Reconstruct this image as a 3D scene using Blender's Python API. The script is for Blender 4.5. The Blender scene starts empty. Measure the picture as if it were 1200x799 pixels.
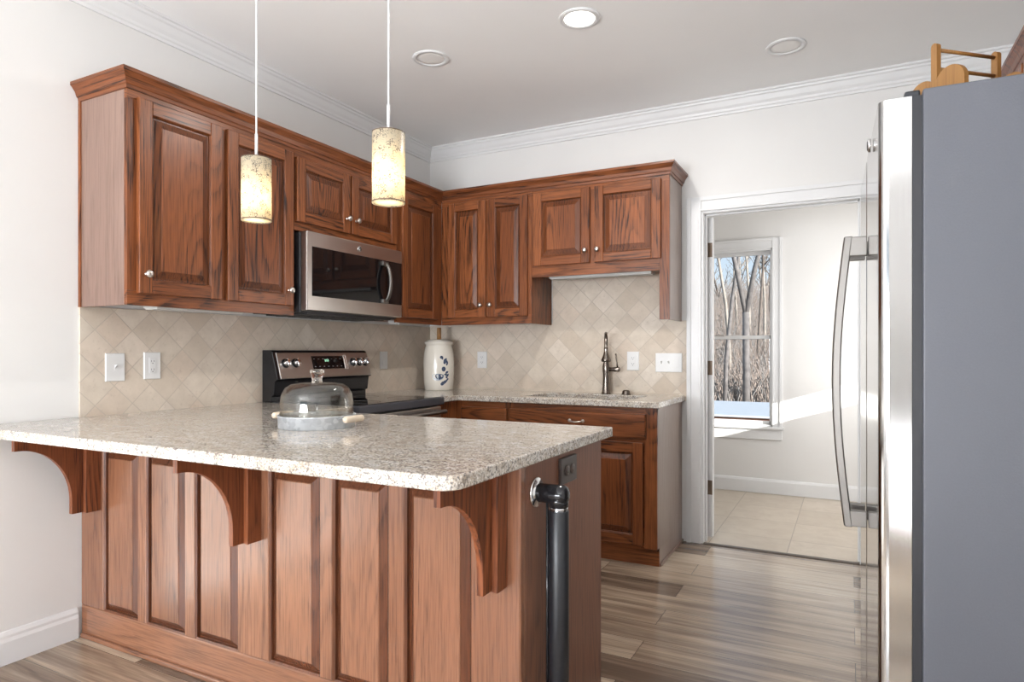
import bpy, bmesh, math, random
from mathutils import Vector, Matrix
from math import sin, cos, pi, radians
random.seed(7)
S = bpy.context.scene
COL = S.collection

# ------------------------------------------------------------------ camera, world, lights, exposure
cam_d = bpy.data.cameras.new('camera')
cam = bpy.data.objects.new('camera', cam_d); COL.objects.link(cam)
cam.location = (2.8487, -4.1104, 1.1831)
cam.rotation_euler = (radians(90), 0, radians(27.5007))
cam_d.sensor_width = 36.0
cam_d.lens = 759.75 / 1200 * 36
cam_d.shift_y = 13.5 / 1200
cam_d.clip_start = 0.05
cam_d.clip_end = 300
S.camera = cam

S.view_settings.view_transform = 'Standard'
S.view_settings.look = 'None'
S.view_settings.gamma = 1.0
S.view_settings.use_curve_mapping = False
S.view_settings.exposure = 0.19

world = bpy.data.worlds.new('world'); S.world = world; world.use_nodes = True
wn, wl = world.node_tree.nodes, world.node_tree.links
bg = wn['Background']
tc = wn.new('ShaderNodeTexCoord'); sep = wn.new('ShaderNodeSeparateXYZ'); rp = wn.new('ShaderNodeValToRGB')
wl.new(tc.outputs['Generated'], sep.inputs[0]); wl.new(sep.outputs['Z'], rp.inputs[0]); wl.new(rp.outputs[0], bg.inputs[0])
rp.color_ramp.elements[0].position = 0.0; rp.color_ramp.elements[0].color = (0.80, 0.86, 0.92, 1)
rp.color_ramp.elements[1].position = 0.30; rp.color_ramp.elements[1].color = (0.42, 0.63, 0.90, 1)
bg.inputs[1].default_value = 1.0

def sun(name, direction, energy, angle, color):
    d = bpy.data.lights.new(name, 'SUN'); d.energy = energy; d.angle = radians(angle); d.color = color
    o = bpy.data.objects.new(name, d); COL.objects.link(o)
    o.rotation_euler = Vector(direction).to_track_quat('-Z', 'Y').to_euler()
    o.location = (8, -8, 6)
    return o
sun('sun', (-1.0, 0.5, -0.31), 12.0, 0.6, (1.0, 0.97, 0.93))

def area(name, loc, aim, sx, sy, power, color, spread=180):
    d = bpy.data.lights.new(name, 'AREA'); d.shape = 'RECTANGLE'; d.size = sx; d.size_y = sy
    d.energy = power; d.color = color; d.spread = radians(spread)
    o = bpy.data.objects.new(name, d); COL.objects.link(o); o.location = loc
    o.rotation_euler = Vector(aim).to_track_quat('-Z', 'Y').to_euler()
    return o
# added fill lamps near the unseen rear and patio openings and the utility window
area('rear_fill_light', (1.30, -7.20, 1.10), (0.03, 1, 1.25), 2.0, 1.5, 285, (0.96, 0.99, 1.04))  # added uplight, tilted to brighten the ceiling like ground bounce
area('patio_fill_light', (3.20, -5.60, 0.45), (-0.30, 0.42, 1.0), 1.4, 1.0, 26, (0.96, 0.99, 1.04), 130)  # added low lamp inside the patio door, aimed up at the ceiling
area('utility_fill_light', (3.52, 1.0, 1.35), (-1, 0, 0), 0.8, 1.1, 21, (1.0, 0.98, 0.96))  # added lamp, taller than the window slit, brightening the utility room

# ------------------------------------------------------------------ helpers
WL = {}
def tagp(o, label=None, cat=None, group=None, kind=None):
    if label: o['label'] = label
    if cat: o['category'] = cat
    if group: o['group'] = group
    if kind: o['kind'] = kind
    return o

def thing(name, label, cat, loc=(0, 0, 0), rotz=0.0, group=None):
    o = bpy.data.objects.new(name, None); COL.objects.link(o)
    o.empty_display_size = 0.05
    o.location = loc; o.rotation_euler = (0, 0, rotz)
    WL[o.name] = Vector(loc)
    return tagp(o, label, cat, group)

class MB:
    """collects geometry; M maps what is added next into place"""
    def __init__(s):
        s.v = []; s.f = []; s.mi = []; s.sm = []; s.M = Matrix.Identity(4)
    def add(s, verts, faces, mi=0, smooth=False):
        b = len(s.v)
        s.v += [s.M @ Vector(p) for p in verts]
        for f in faces:
            s.f.append([b + i for i in f]); s.mi.append(mi); s.sm.append(smooth)
    def box(s, x0, x1, y0, y1, z0, z1, mi=0):
        if x0 > x1: x0, x1 = x1, x0
        if y0 > y1: y0, y1 = y1, y0
        if z0 > z1: z0, z1 = z1, z0
        s.add([(x0,y0,z0),(x1,y0,z0),(x1,y1,z0),(x0,y1,z0),(x0,y0,z1),(x1,y0,z1),(x1,y1,z1),(x0,y1,z1)],
              [(0,3,2,1),(4,5,6,7),(0,1,5,4),(1,2,6,5),(2,3,7,6),(3,0,4,7)], mi)
    def lathe(s, prof, center=(0,0,0), axis=(0,0,1), n=32, mi=0, smooth=True, close=False):
        a = Vector(axis).normalized(); q = Vector((0,0,1)).rotation_difference(a).to_matrix().to_4x4()
        T = Matrix.Translation(center) @ q
        vs = []; fs = []
        for r, z in prof:
            for k in range(n):
                t = 2*pi*k/n; vs.append(T @ Vector((r*cos(t), r*sin(t), z)))
        m = len(prof)
        for i in range(m - 1 + (1 if close else 0)):
            j = (i+1) % m
            for k in range(n):
                k2 = (k+1) % n
                fs.append((i*n+k, i*n+k2, j*n+k2, j*n+k))
        if not close:
            if prof[0][0] > 1e-5: fs.append(tuple(range(n-1, -1, -1)))
            if prof[-1][0] > 1e-5: fs.append(tuple((m-1)*n+k for k in range(n)))
        s.add(vs, fs, mi, smooth)
    def tube(s, pts, r, n=12, mi=0, smooth=True, flat=None):
        P = [Vector(p) for p in pts]; R = r if isinstance(r, (list, tuple)) else [r]*len(P)
        vs = []; fs = []
        t0 = (P[1]-P[0]).normalized()
        ref = Vector((0,0,1)) if abs(t0.z) < 0.9 else Vector((1,0,0))
        u = t0.cross(ref).normalized()
        for i, p in enumerate(P):
            t = ((P[min(i+1, len(P)-1)] - P[max(i-1, 0)])).normalized()
            u = (u - t*u.dot(t)).normalized(); w = t.cross(u)
            for k in range(n):
                a = 2*pi*k/n
                f1 = 1.0; f2 = 1.0 if flat is None else flat
                vs.append(p + u*(cos(a)*R[i]*f1) + w*(sin(a)*R[i]*f2))
        for i in range(len(P)-1):
            for k in range(n):
                k2 = (k+1) % n
                fs.append((i*n+k, i*n+k2, (i+1)*n+k2, (i+1)*n+k))
        fs.append(tuple(range(n-1, -1, -1))); fs.append(tuple((len(P)-1)*n+k for k in range(n)))
        s.add(vs, fs, mi, smooth)
    def prism(s, poly, a0, a1, mi=0, plane='XZ'):
        """extrude a 2-D outline; plane names the two outline axes"""
        def mk(p, a):
            if plane == 'XZ': return (p[0], a, p[1])
            if plane == 'YZ': return (a, p[0], p[1])
            return (p[0], p[1], a)
        n = len(poly)
        vs = [mk(p, a0) for p in poly] + [mk(p, a1) for p in poly]
        fs = [tuple(range(n)), tuple(range(2*n-1, n-1, -1))]
        for i in range(n):
            j = (i+1) % n
            fs.append((i, n+i, n+j, j))
        s.add(vs, fs, mi)
    def rings(s, u0, u1, v0, v1, prof, mi=0, caps=True):
        """concentric rectangles: prof is a list of (inset, height)"""
        vs = []; fs = []
        for ins, h in prof:
            vs += [(u0+ins, v0+ins, h), (u1-ins, v0+ins, h), (u1-ins, v1-ins, h), (u0+ins, v1-ins, h)]
        for i in range(len(prof)-1):
            for k in range(4):
                k2 = (k+1) % 4
                fs.append((i*4+k, i*4+k2, (i+1)*4+k2, (i+1)*4+k))
        if caps:
            fs.append((3, 2, 1, 0)); b = (len(prof)-1)*4; fs.append((b, b+1, b+2, b+3))
        s.add(vs, fs, mi)

def obj(name, mb, mats, parent=None, bevel=0.0, at=None, local=False, seg=2, angle=35):
    off = Vector((0,0,0))
    if parent is not None and not local: off = WL[parent.name]
    if at is not None: off = Vector(at)
    me = bpy.data.meshes.new(name)
    me.from_pydata([tuple(p - off) for p in mb.v], [], mb.f)
    if not isinstance(mats, (list, tuple)): mats = [mats]
    for m in mats: me.materials.append(m)
    for p, i, sm in zip(me.polygons, mb.mi, mb.sm):
        p.material_index = i; p.use_smooth = sm
    bm = bmesh.new(); bm.from_mesh(me)
    bmesh.ops.recalc_face_normals(bm, faces=bm.faces)
    bm.to_mesh(me); bm.free()
    o = bpy.data.objects.new(name, me); COL.objects.link(o)
    WL[o.name] = off
    if parent is not None: o.parent = parent
    if at is not None: o.location = at; WL[o.name] = Vector(at)
    if bevel:
        m = o.modifiers.new('bevel', 'BEVEL'); m.width = bevel; m.segments = seg; m.limit_method = 'ANGLE'; m.angle_limit = radians(angle)
        m.harden_normals = False
    return o

def struct(name, mb, mats, bevel=0.0, parent=None):
    o = obj(name, mb, mats, parent, bevel)
    if parent is None: o['kind'] = 'structure'
    return o

def copy_tree(o, parent=None):
    c = o.copy(); COL.objects.link(c)
    if parent is not None: c.parent = parent
    WL[c.name] = WL.get(o.name, Vector((0,0,0)))
    for ch in list(o.children): copy_tree(ch, c)
    return c

# ------------------------------------------------------------------ materials
def newmat(name):
    m = bpy.data.materials.new(name); m.use_nodes = True
    nt = m.node_tree; b = nt.nodes['Principled BSDF']
    return m, nt.nodes, nt.links, b
def setp(b, **k):
    for n, v in k.items():
        n = n.replace('_', ' ')
        for i in b.inputs:
            if i.name.lower() == n.lower(): i.default_value = v
def plain(name, col, rough=0.5, metal=0.0, spec=0.5, noise=0.0, nscale=8.0, bump=0.0, **kw):
    m, N, L, b = newmat(name)
    setp(b, Roughness=rough, Metallic=metal, Specular_IOR_Level=spec, **kw)
    t = N.new('ShaderNodeTexCoord'); n = N.new('ShaderNodeTexNoise'); n.inputs['Scale'].default_value = nscale
    n.inputs['Detail'].default_value = 4
    L.new(t.outputs['Object'], n.inputs['Vector'])
    r = N.new('ShaderNodeValToRGB')
    c = Vector(col[:3]); lo = c*(1-noise); hi = c*(1+noise)
    r.color_ramp.elements[0].position = 0.3; r.color_ramp.elements[1].position = 0.7
    r.color_ramp.elements[0].color = (*lo, 1); r.color_ramp.elements[1].color = (*hi, 1)
    L.new(n.outputs[0], r.inputs[0]); L.new(r.outputs[0], b.inputs['Base Color'])
    if bump:
        bp = N.new('ShaderNodeBump'); bp.inputs['Strength'].default_value = bump; bp.inputs['Distance'].default_value = 0.002
        L.new(n.outputs[0], bp.inputs['Height']); L.new(bp.outputs[0], b.inputs['Normal'])
    return m

def mathn(N, L, op, a, b=None):
    n = N.new('ShaderNodeMath'); n.operation = op
    for i, x in enumerate((a, b)):
        if x is None: continue
        if isinstance(x, (int, float)): n.inputs[i].default_value = x
        else: L.new(x, n.inputs[i])
    return n.outputs[0]
def mixc(N, L, fac, a, b, mode='MIX'):
    n = N.new('ShaderNodeMix'); n.data_type = 'RGBA'; n.blend_type = mode
    for s, x in ((0, fac), (6, a), (7, b)):
        if isinstance(x, (int, float)): n.inputs[s].default_value = x
        elif isinstance(x, tuple): n.inputs[s].default_value = (*x[:3], 1)
        else: L.new(x, n.inputs[s])
    return n.outputs[2]
def ramp(N, L, src, stops, interp='LINEAR'):
    r = N.new('ShaderNodeValToRGB'); r.color_ramp.interpolation = interp
    e = r.color_ramp.elements
    while len(e) < len(stops): e.new(0.5)
    for el, (p, c) in zip(e, stops):
        el.position = p; el.color = (*c[:3], 1) if not isinstance(c, (int, float)) else (c, c, c, 1)
    L.new(src, r.inputs[0])
    return r.outputs[0]
def noise(N, L, vec, scale, detail=3, rough=0.5, dist=0.0):
    n = N.new('ShaderNodeTexNoise'); n.inputs['Scale'].default_value = scale; n.inputs['Detail'].default_value = detail
    n.inputs['Roughness'].default_value = rough; n.inputs['Distortion'].default_value = dist
    L.new(vec, n.inputs['Vector']); return n.outputs[0]
def mapping(N, L, vec, scale=(1,1,1), rot=(0,0,0), loc=(0,0,0)):
    m = N.new('ShaderNodeMapping'); m.inputs['Scale'].default_value = scale; m.inputs['Rotation'].default_value = rot
    m.inputs['Location'].default_value = loc
    L.new(vec, m.inputs['Vector']); return m.outputs[0]
def objvec(N, L, rnd=True):
    t = N.new('ShaderNodeTexCoord')
    if not rnd: return t.outputs['Object']
    i = N.new('ShaderNodeObjectInfo'); v = N.new('ShaderNodeVectorMath'); v.operation = 'MULTIPLY_ADD'
    c = N.new('ShaderNodeCombineXYZ')
    for k in range(3): L.new(i.outputs['Random'], c.inputs[k])
    L.new(c.outputs[0], v.inputs[0]); v.inputs[1].default_value = (37.1, 53.7, 71.3)
    L.new(t.outputs['Object'], v.inputs[2])
    return v.outputs[0]

def oak(name, axis, light, mid, dark, rough=0.32, lines=9.0, contrast=1.0, coat=0.05):
    m, N, L, b = newmat(name)
    v = objvec(N, L)
    sc = [1.0, 1.0, 1.0]; sc[axis] = 0.16
    sp = [1.0, 1.0, 1.0]; sp[axis] = 0.03
    sc2 = [1.0, 1.0, 1.0]; sc2[axis] = 0.11
    big = noise(N, L, mapping(N, L, v, tuple(sc2)), 3.4, 1.0, 0.4)
    wob = noise(N, L, mapping(N, L, v, tuple(sc)), 42, 3)
    val = mathn(N, L, 'ADD', mathn(N, L, 'MULTIPLY', big, lines*4.2), mathn(N, L, 'MULTIPLY', wob, 0.7))
    fr = mathn(N, L, 'FRACT', val)
    ring = ramp(N, L, fr, [(0.0, 1.0), (0.12, 0.8), (0.45, 0.15), (0.75, 0.0), (0.93, 0.3), (1.0, 1.0)])
    pore = noise(N, L, mapping(N, L, v, tuple(sp)), 190, 3, 0.65)
    pr_ = ramp(N, L, pore, [(0.45, 0.0), (0.62, 1.0)])
    tone = noise(N, L, mapping(N, L, v, tuple(sc)), 2.3, 2)
    base = mixc(N, L, ramp(N, L, tone, [(0.35, 0.0), (0.65, 1.0)]), light, mid)
    patch = ramp(N, L, noise(N, L, mapping(N, L, v, tuple(sc)), 6.0, 2), [(0.40, 0.15), (0.62, 1.0)])
    rg = mathn(N, L, 'MULTIPLY', ring, patch)
    poremask = mathn(N, L, 'MULTIPLY', pr_, mathn(N, L, 'ADD', mathn(N, L, 'MULTIPLY', rg, 0.75*contrast), 0.36))
    k = mathn(N, L, 'MINIMUM', mathn(N, L, 'ADD', poremask, mathn(N, L, 'MULTIPLY', rg, 0.52*contrast)), 1.0)
    c = mixc(N, L, k, base, dark)
    L.new(c, b.inputs['Base Color'])
    setp(b, Roughness=rough, Specular_IOR_Level=0.33, Coat_Weight=coat, Coat_Roughness=0.20)
    bp = N.new('ShaderNodeBump'); bp.inputs['Strength'].default_value = 0.12; bp.inputs['Distance'].default_value = 0.001
    L.new(mathn(N, L, 'SUBTRACT', 1.0, k), bp.inputs['Height']); L.new(bp.outputs[0], b.inputs['Normal'])
    return m
LT, MD, DK = (0.275, 0.090, 0.031), (0.190, 0.058, 0.019), (0.020, 0.007, 0.004)
oakx = oak('oak_grain_across', 0, LT, MD, DK)
oaky = oak('oak_grain_deep', 1, LT, MD, DK)
oakz = oak('oak_grain_upright', 2, LT, MD, DK)
veneer = oak('oak_veneer_sheen_upright', 2, (0.275, 0.180, 0.142), (0.235, 0.148, 0.115), (0.135, 0.080, 0.062), 0.36, 4, 0.45, 0.3)  # specular haze of the bright room blended into the veneer colour
veneer_grey = oak('oak_veneer_grey_sheen', 2, (0.320, 0.245, 0.205), (0.275, 0.205, 0.170), (0.160, 0.110, 0.085), 0.34, 4, 0.4, 0.4)  # reflected grey sheen from the utility room put into the veneer colour
oakbev = oak('oak_stain_and_shade_edge', 2, (0.165, 0.052, 0.018), (0.120, 0.036, 0.012), (0.022, 0.007, 0.004))  # darker bevels: heavier stain plus shade put into the colour
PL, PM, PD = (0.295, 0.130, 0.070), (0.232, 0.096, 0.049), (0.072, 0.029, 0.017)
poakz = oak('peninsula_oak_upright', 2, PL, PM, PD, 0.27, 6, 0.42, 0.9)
poakbev = oak('peninsula_stain_and_shade_edge', 2, (0.150, 0.052, 0.024), (0.115, 0.038, 0.017), (0.05, 0.017, 0.009), 0.27, 6, 0.6, 0.4)  # bevel stain, with shade beside the glossy field coloured in
poakx = oak('peninsula_oak_across', 0, PL, PM, PD, 0.27, 6, 0.42, 0.9)

wall_m = plain('wall_paint', (0.71, 0.70, 0.685), 0.75, noise=0.012, nscale=3)
ceil_m = plain('ceiling_paint', (0.88, 0.875, 0.865), 0.85, noise=0.01, nscale=3)
white_m = plain('white_trim_paint', (0.71, 0.71, 0.71), 0.38, noise=0.01)
plate_m = plain('white_plastic', (0.69, 0.685, 0.675), 0.35)
slot_m = plain('dark_slot', (0.05, 0.05, 0.05), 0.5)
bronze_m = plain('brown_bronze', (0.20, 0.145, 0.105), 0.42, 0.6, noise=0.1)
dark_plate_m = plain('dark_brown_plastic', (0.055, 0.040, 0.034), 0.30)
black_m = plain('black_enamel', (0.012, 0.012, 0.014), 0.12)
blackmat_m = plain('black_matte', (0.018, 0.018, 0.020), 0.45)
navy_black_m = plain('dark_grey_enamel', (0.035, 0.036, 0.045), 0.35)
foam_m = plain('black_foam_sleeve', (0.010, 0.011, 0.014), 0.38, noise=0.2, nscale=60, bump=0.2)
glass_black = plain('black_glass', (0.006, 0.006, 0.007), 0.04)
nickel_m = plain('brushed_nickel', (0.62, 0.58, 0.54), 0.28, 1.0)
darknickel_m = plain('aged_pewter', (0.23, 0.20, 0.175), 0.26, 1.0)
chrome_m = plain('chrome', (0.75, 0.75, 0.76), 0.10, 1.0)
crock_m = plain('glazed_stoneware', (0.70, 0.655, 0.58), 0.18, noise=0.03, nscale=14)
cobalt_m = plain('cobalt_glaze', (0.055, 0.075, 0.130), 0.20, noise=0.3, nscale=60)
cobalt_lt = plain('pale_cobalt_glaze', (0.40, 0.44, 0.48), 0.2, noise=0.1, nscale=60)
dash_m = oak('dasher_wood', 2, (0.42, 0.22, 0.085), (0.34, 0.17, 0.06), (0.2, 0.09, 0.03), 0.45, 4, 0.4)
rackwood = oak('honey_pine', 2, (0.30, 0.150, 0.045), (0.25, 0.118, 0.034), (0.17, 0.075, 0.022), 0.5, 4, 0.3)
grip_m = plain('pale_turned_wood', (0.66, 0.55, 0.42), 0.5, noise=0.1, nscale=30)

def steel(name, col, rough, axis, amt=0.10):
    m, N, L, b = newmat(name)
    v = objvec(N, L, False)
    sc = [260.0, 260.0, 260.0]; sc[axis] = 1.5
    n = noise(N, L, mapping(N, L, v, tuple(sc)), 1.0, 2)
    r = mathn(N, L, 'ADD', mathn(N, L, 'MULTIPLY', n, amt), rough - amt/2)
    L.new(r, b.inputs['Roughness'])
    c = mixc(N, L, n, tuple(x*0.995 for x in col), tuple(min(1, x*1.005) for x in col))
    L.new(c, b.inputs['Base Color']); setp(b, Metallic=1.0)
    return m
steel_y = steel('brushed_steel_across', (0.48, 0.45, 0.42), 0.30, 1, 0.02)
steel_door = steel('brushed_steel_door', (0.46, 0.455, 0.45), 0.12, 2, 0.04)
steel_handle = steel('brushed_steel_handle', (0.20, 0.188, 0.175), 0.42, 2)
fridge_side_m = plain('grey_textured_enamel', (0.080, 0.084, 0.100), 0.42, noise=0.03, nscale=260, bump=0.15)
gasket_m = plain('dark_gasket', (0.010, 0.011, 0.015), 0.45)
panelgrey_m = plain('grey_plastic', (0.20, 0.21, 0.22), 0.4)

def galv():
    m, N, L, b = newmat('galvanised_steel')
    v = objvec(N, L, False)
    vo = N.new('ShaderNodeTexVoronoi'); vo.inputs['Scale'].default_value = 70; L.new(v, vo.inputs['Vector'])
    n = noise(N, L, v, 25, 3)
    g = mixc(N, L, 0.5, vo.outputs['Color'], n)
    s = N.new('ShaderNodeSeparateColor'); L.new(g, s.inputs[0])
    c = ramp(N, L, s.outputs[0], [(0.2, (0.46, 0.49, 0.52)), (0.8, (0.68, 0.71, 0.74))])
    L.new(c, b.inputs['Base Color']); setp(b, Metallic=0.55, Roughness=0.42)
    return m
galv_m = galv()

def granite():
    m, N, L, b = newmat('speckled_granite')
    v = objvec(N, L, False)
    stretch = mapping(N, L, v, (0.75, 1.15, 1.0), (0, 0, 0.5))
    n1 = noise(N, L, stretch, 26, 5, 0.65, 0.5)
    n2 = noise(N, L, stretch, 75, 4, 0.7, 0.3)
    n3 = noise(N, L, v, 190, 3, 0.6)
    n4 = noise(N, L, v, 5, 2)
    base = ramp(N, L, n1, [(0.30, (0.33, 0.265, 0.205)), (0.42, (0.49, 0.42, 0.345)), (0.54, (0.58, 0.535, 0.475)), (0.68, (0.66, 0.645, 0.62))])
    base = mixc(N, L, ramp(N, L, n4, [(0.35, 0.0), (0.7, 0.3)]), base, (0.50, 0.42, 0.33))
    c = mixc(N, L, ramp(N, L, n2, [(0.36, 0.95), (0.44, 0.0)]), base, (0.15, 0.12, 0.105))
    c = mixc(N, L, ramp(N, L, n3, [(0.40, 0.9), (0.47, 0.0)]), c, (0.15, 0.14, 0.14))
    c = mixc(N, L, ramp(N, L, n3, [(0.57, 0.0), (0.65, 0.8)]), c, (0.80, 0.79, 0.77))
    L.new(c, b.inputs['Base Color']); setp(b, Roughness=0.10, Specular_IOR_Level=0.55)
    return m
granite_m = granite()

def tile_mat(name, plane):
    """4-inch tumbled travertine laid on the diagonal"""
    m, N, L, b = newmat(name)
    v = objvec(N, L, False)
    s = N.new('ShaderNodeSeparateXYZ'); L.new(v, s.inputs[0])
    c = N.new('ShaderNodeCombineXYZ')
    L.new(s.outputs['X' if plane == 'XZ' else 'Y'], c.inputs[0]); L.new(s.outputs['Z'], c.inputs[1])
    r = mapping(N, L, c.outputs[0], rot=(0, 0, radians(45)), loc=(0.031, 0.052, 0))
    bk = N.new('ShaderNodeTexBrick'); bk.offset = 0.0; bk.squash = 1.0
    bk.inputs['Scale'].default_value = 1.0; bk.inputs['Mortar Size'].default_value = 0.0022
    bk.inputs['Mortar Smooth'].default_value = 0.35
    bk.inputs['Brick Width'].default_value = 0.1145; bk.inputs['Row Height'].default_value = 0.1145
    bk.inputs['Color1'].default_value = (0.0, 0.0, 0.0, 1); bk.inputs['Color2'].default_value = (1, 1, 1, 1); bk.inputs['Mortar'].default_value = (0.5, 0.5, 0.5, 1)
    L.new(r, bk.inputs['Vector'])
    tone = ramp(N, L, bk.outputs['Color'], [(0.0, (0.56, 0.475, 0.385)), (0.30, (0.62, 0.540, 0.450)), (0.55, (0.65, 0.575, 0.485)), (0.8, (0.62, 0.515, 0.42)), (1.0, (0.70, 0.63, 0.545))])
    n = noise(N, L, v, 16, 5, 0.6); n2 = noise(N, L, v, 60, 3, 0.6)
    tone = mixc(N, L, ramp(N, L, n, [(0.3, 0.35), (0.65, 0.0)]), tone, (0.42, 0.35, 0.275))
    tone = mixc(N, L, ramp(N, L, n2, [(0.60, 0.0), (0.70, 0.3)]), tone, (0.40, 0.32, 0.25))
    c2 = mixc(N, L, bk.outputs['Fac'], tone, (0.50, 0.43, 0.36))
    L.new(c2, b.inputs['Base Color']); setp(b, Roughness=0.55, Specular_IOR_Level=0.35)
    bp = N.new('ShaderNodeBump'); bp.inputs['Strength'].default_value = 0.5; bp.inputs['Distance'].default_value = 0.002
    h = mathn(N, L, 'SUBTRACT', 1.0, bk.outputs['Fac'])
    L.new(mathn(N, L, 'ADD', h, mathn(N, L, 'MULTIPLY', n2, 0.25)), bp.inputs['Height']); L.new(bp.outputs[0], b.inputs['Normal'])
    return m
tile_left_m = tile_mat('travertine_left', 'YZ'); tile_back_m = tile_mat('travertine_back', 'XZ')

def plank_mat():
    m, N, L, b = newmat('vinyl_planks')
    v = objvec(N, L, False)
    bk = N.new('ShaderNodeTexBrick'); bk.offset = 0.37; bk.offset_frequency = 2
    bk.inputs['Scale'].default_value = 1.0; bk.inputs['Mortar Size'].default_value = 0.0012; bk.inputs['Mortar Smooth'].default_value = 0.1
    bk.inputs['Brick Width'].default_value = 1.22; bk.inputs['Row Height'].default_value = 0.18
    bk.inputs['Color1'].default_value = (0, 0, 0, 1); bk.inputs['Color2'].default_value = (1, 1, 1, 1); bk.inputs['Mortar'].default_value = (0.4, 0.4, 0.4, 1)
    L.new(mapping(N, L, v, loc=(0.34, 0.06, 0)), bk.inputs['Vector'])
    sh = N.new('ShaderNodeVectorMath'); sh.operation = 'MULTIPLY_ADD'
    L.new(bk.outputs['Color'], sh.inputs[0]); sh.inputs[1].default_value = (9.0, 5.0, 3.0); L.new(v, sh.inputs[2])
    streak = noise(N, L, mapping(N, L, sh.outputs[0], (0.9, 13, 1)), 1.6, 5, 0.6, 0.6)
    fine = noise(N, L, mapping(N, L, sh.outputs[0], (2.0, 90, 1)), 1.6, 3, 0.6)
    mixv = mathn(N, L, 'ADD', mathn(N, L, 'MULTIPLY', streak, 0.62), mathn(N, L, 'MULTIPLY', bk.outputs['Color'], 0.42))
    c = ramp(N, L, mixv, [(0.28, (0.125, 0.086, 0.060)), (0.42, (0.255, 0.188, 0.135)), (0.54, (0.40, 0.308, 0.225)), (0.70, (0.56, 0.455, 0.345))])
    c = mixc(N, L, ramp(N, L, fine, [(0.35, 0.35), (0.6, 0.0)]), c, (0.085, 0.06, 0.045))
    c = mixc(N, L, bk.outputs['Fac'], c, (0.05, 0.037, 0.028))
    L.new(c, b.inputs['Base Color']); setp(b, Roughness=0.21, Specular_IOR_Level=0.85)
    return m
plank_m = plank_mat()

def util_tile():
    m, N, L, b = newmat('beige_floor_tile')
    v = objvec(N, L, False)
    bk = N.new('ShaderNodeTexBrick'); bk.offset = 0.0
    bk.inputs['Scale'].default_value = 1.0; bk.inputs['Mortar Size'].default_value = 0.003
    bk.inputs['Brick Width'].default_value = 0.45; bk.inputs['Row Height'].default_value = 0.45
    bk.inputs['Color1'].default_value = (0.50, 0.43, 0.345, 1); bk.inputs['Color2'].default_value = (0.58, 0.505, 0.415, 1); bk.inputs['Mortar'].default_value = (0.30, 0.25, 0.2, 1)
    L.new(mapping(N, L, v, loc=(0.18, 0.12, 0)), bk.inputs['Vector'])
    n = noise(N, L, v, 9, 6, 0.65, 0.6)
    c = mixc(N, L, ramp(N, L, n, [(0.35, 0.45), (0.6, 0.0)]), bk.outputs['Color'], (0.40, 0.32, 0.245))
    L.new(c, b.inputs['Base Color']); setp(b, Roughness=0.3)
    return m
util_m = util_tile()

def window_glass(name, refl=0.10):
    m, N, L, b = newmat(name)
    out = N['Material Output']; N.remove(b)
    t = N.new('ShaderNodeBsdfTransparent'); g = N.new('ShaderNodeBsdfGlossy'); g.inputs['Roughness'].default_value = 0.02
    f = N.new('ShaderNodeFresnel'); f.inputs['IOR'].default_value = 1.45
    x = N.new('ShaderNodeMixShader')
    L.new(mathn(N, L, 'MULTIPLY', f.outputs[0], refl), x.inputs[0]); L.new(t.outputs[0], x.inputs[1]); L.new(g.outputs[0], x.inputs[2])
    t.inputs[0].default_value = (0.97, 0.985, 0.98, 1)
    L.new(x.outputs[0], out.inputs['Surface'])
    return m
pane_m = window_glass('window_glass', 0.8)
def clear_glass(name, tint, base, edge):
    m, N, L, b = newmat(name)
    out = N['Material Output']; N.remove(b)
    t = N.new('ShaderNodeBsdfTransparent'); g = N.new('ShaderNodeBsdfGlossy'); g.inputs['Roughness'].default_value = 0.03
    f = N.new('ShaderNodeLayerWeight'); f.inputs['Blend'].default_value = 0.5
    x = N.new('ShaderNodeMixShader')
    t.inputs[0].default_value = (*tint, 1)
    p = mathn(N, L, 'POWER', f.outputs['Facing'], 3.0)
    L.new(mathn(N, L, 'ADD', mathn(N, L, 'MULTIPLY', p, edge), base), x.inputs[0]); L.new(t.outputs[0], x.inputs[1]); L.new(g.outputs[0], x.inputs[2])
    L.new(x.outputs[0], out.inputs['Surface'])
    return m
dome_m = clear_glass('clear_dome_glass', (0.985, 0.978, 0.955), 0.055, 0.55)
solidglass, _N, _L, _b = newmat('solid_clear_glass'); setp(_b, Transmission_Weight=1.0, Roughness=0.02, IOR=1.48); _b.inputs['Base Color'].default_value = (0.97, 0.96, 0.94, 1)
_n = noise(_N, _L, objvec(_N, _L, False), 30, 1); _L.new(mathn(_N, _L, 'MULTIPLY', _n, 0.03), _b.inputs['Roughness'])

def emitter(name, col, strength):
    m, N, L, b = newmat(name)
    setp(b, Emission_Strength=strength, Roughness=0.5)
    b.inputs['Base Color'].default_value = (0.8, 0.8, 0.8, 1); b.inputs['Emission Color'].default_value = (*col, 1)
    return m
lamp_on = emitter('lit_lamp_lens', (1.0, 0.96, 0.90), 6.0)
bulb_m = emitter('warm_bulb', (1.0, 0.80, 0.50), 5.0)
green_m = emitter('green_display_digits', (0.10, 0.75, 0.35), 0.6)

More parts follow.
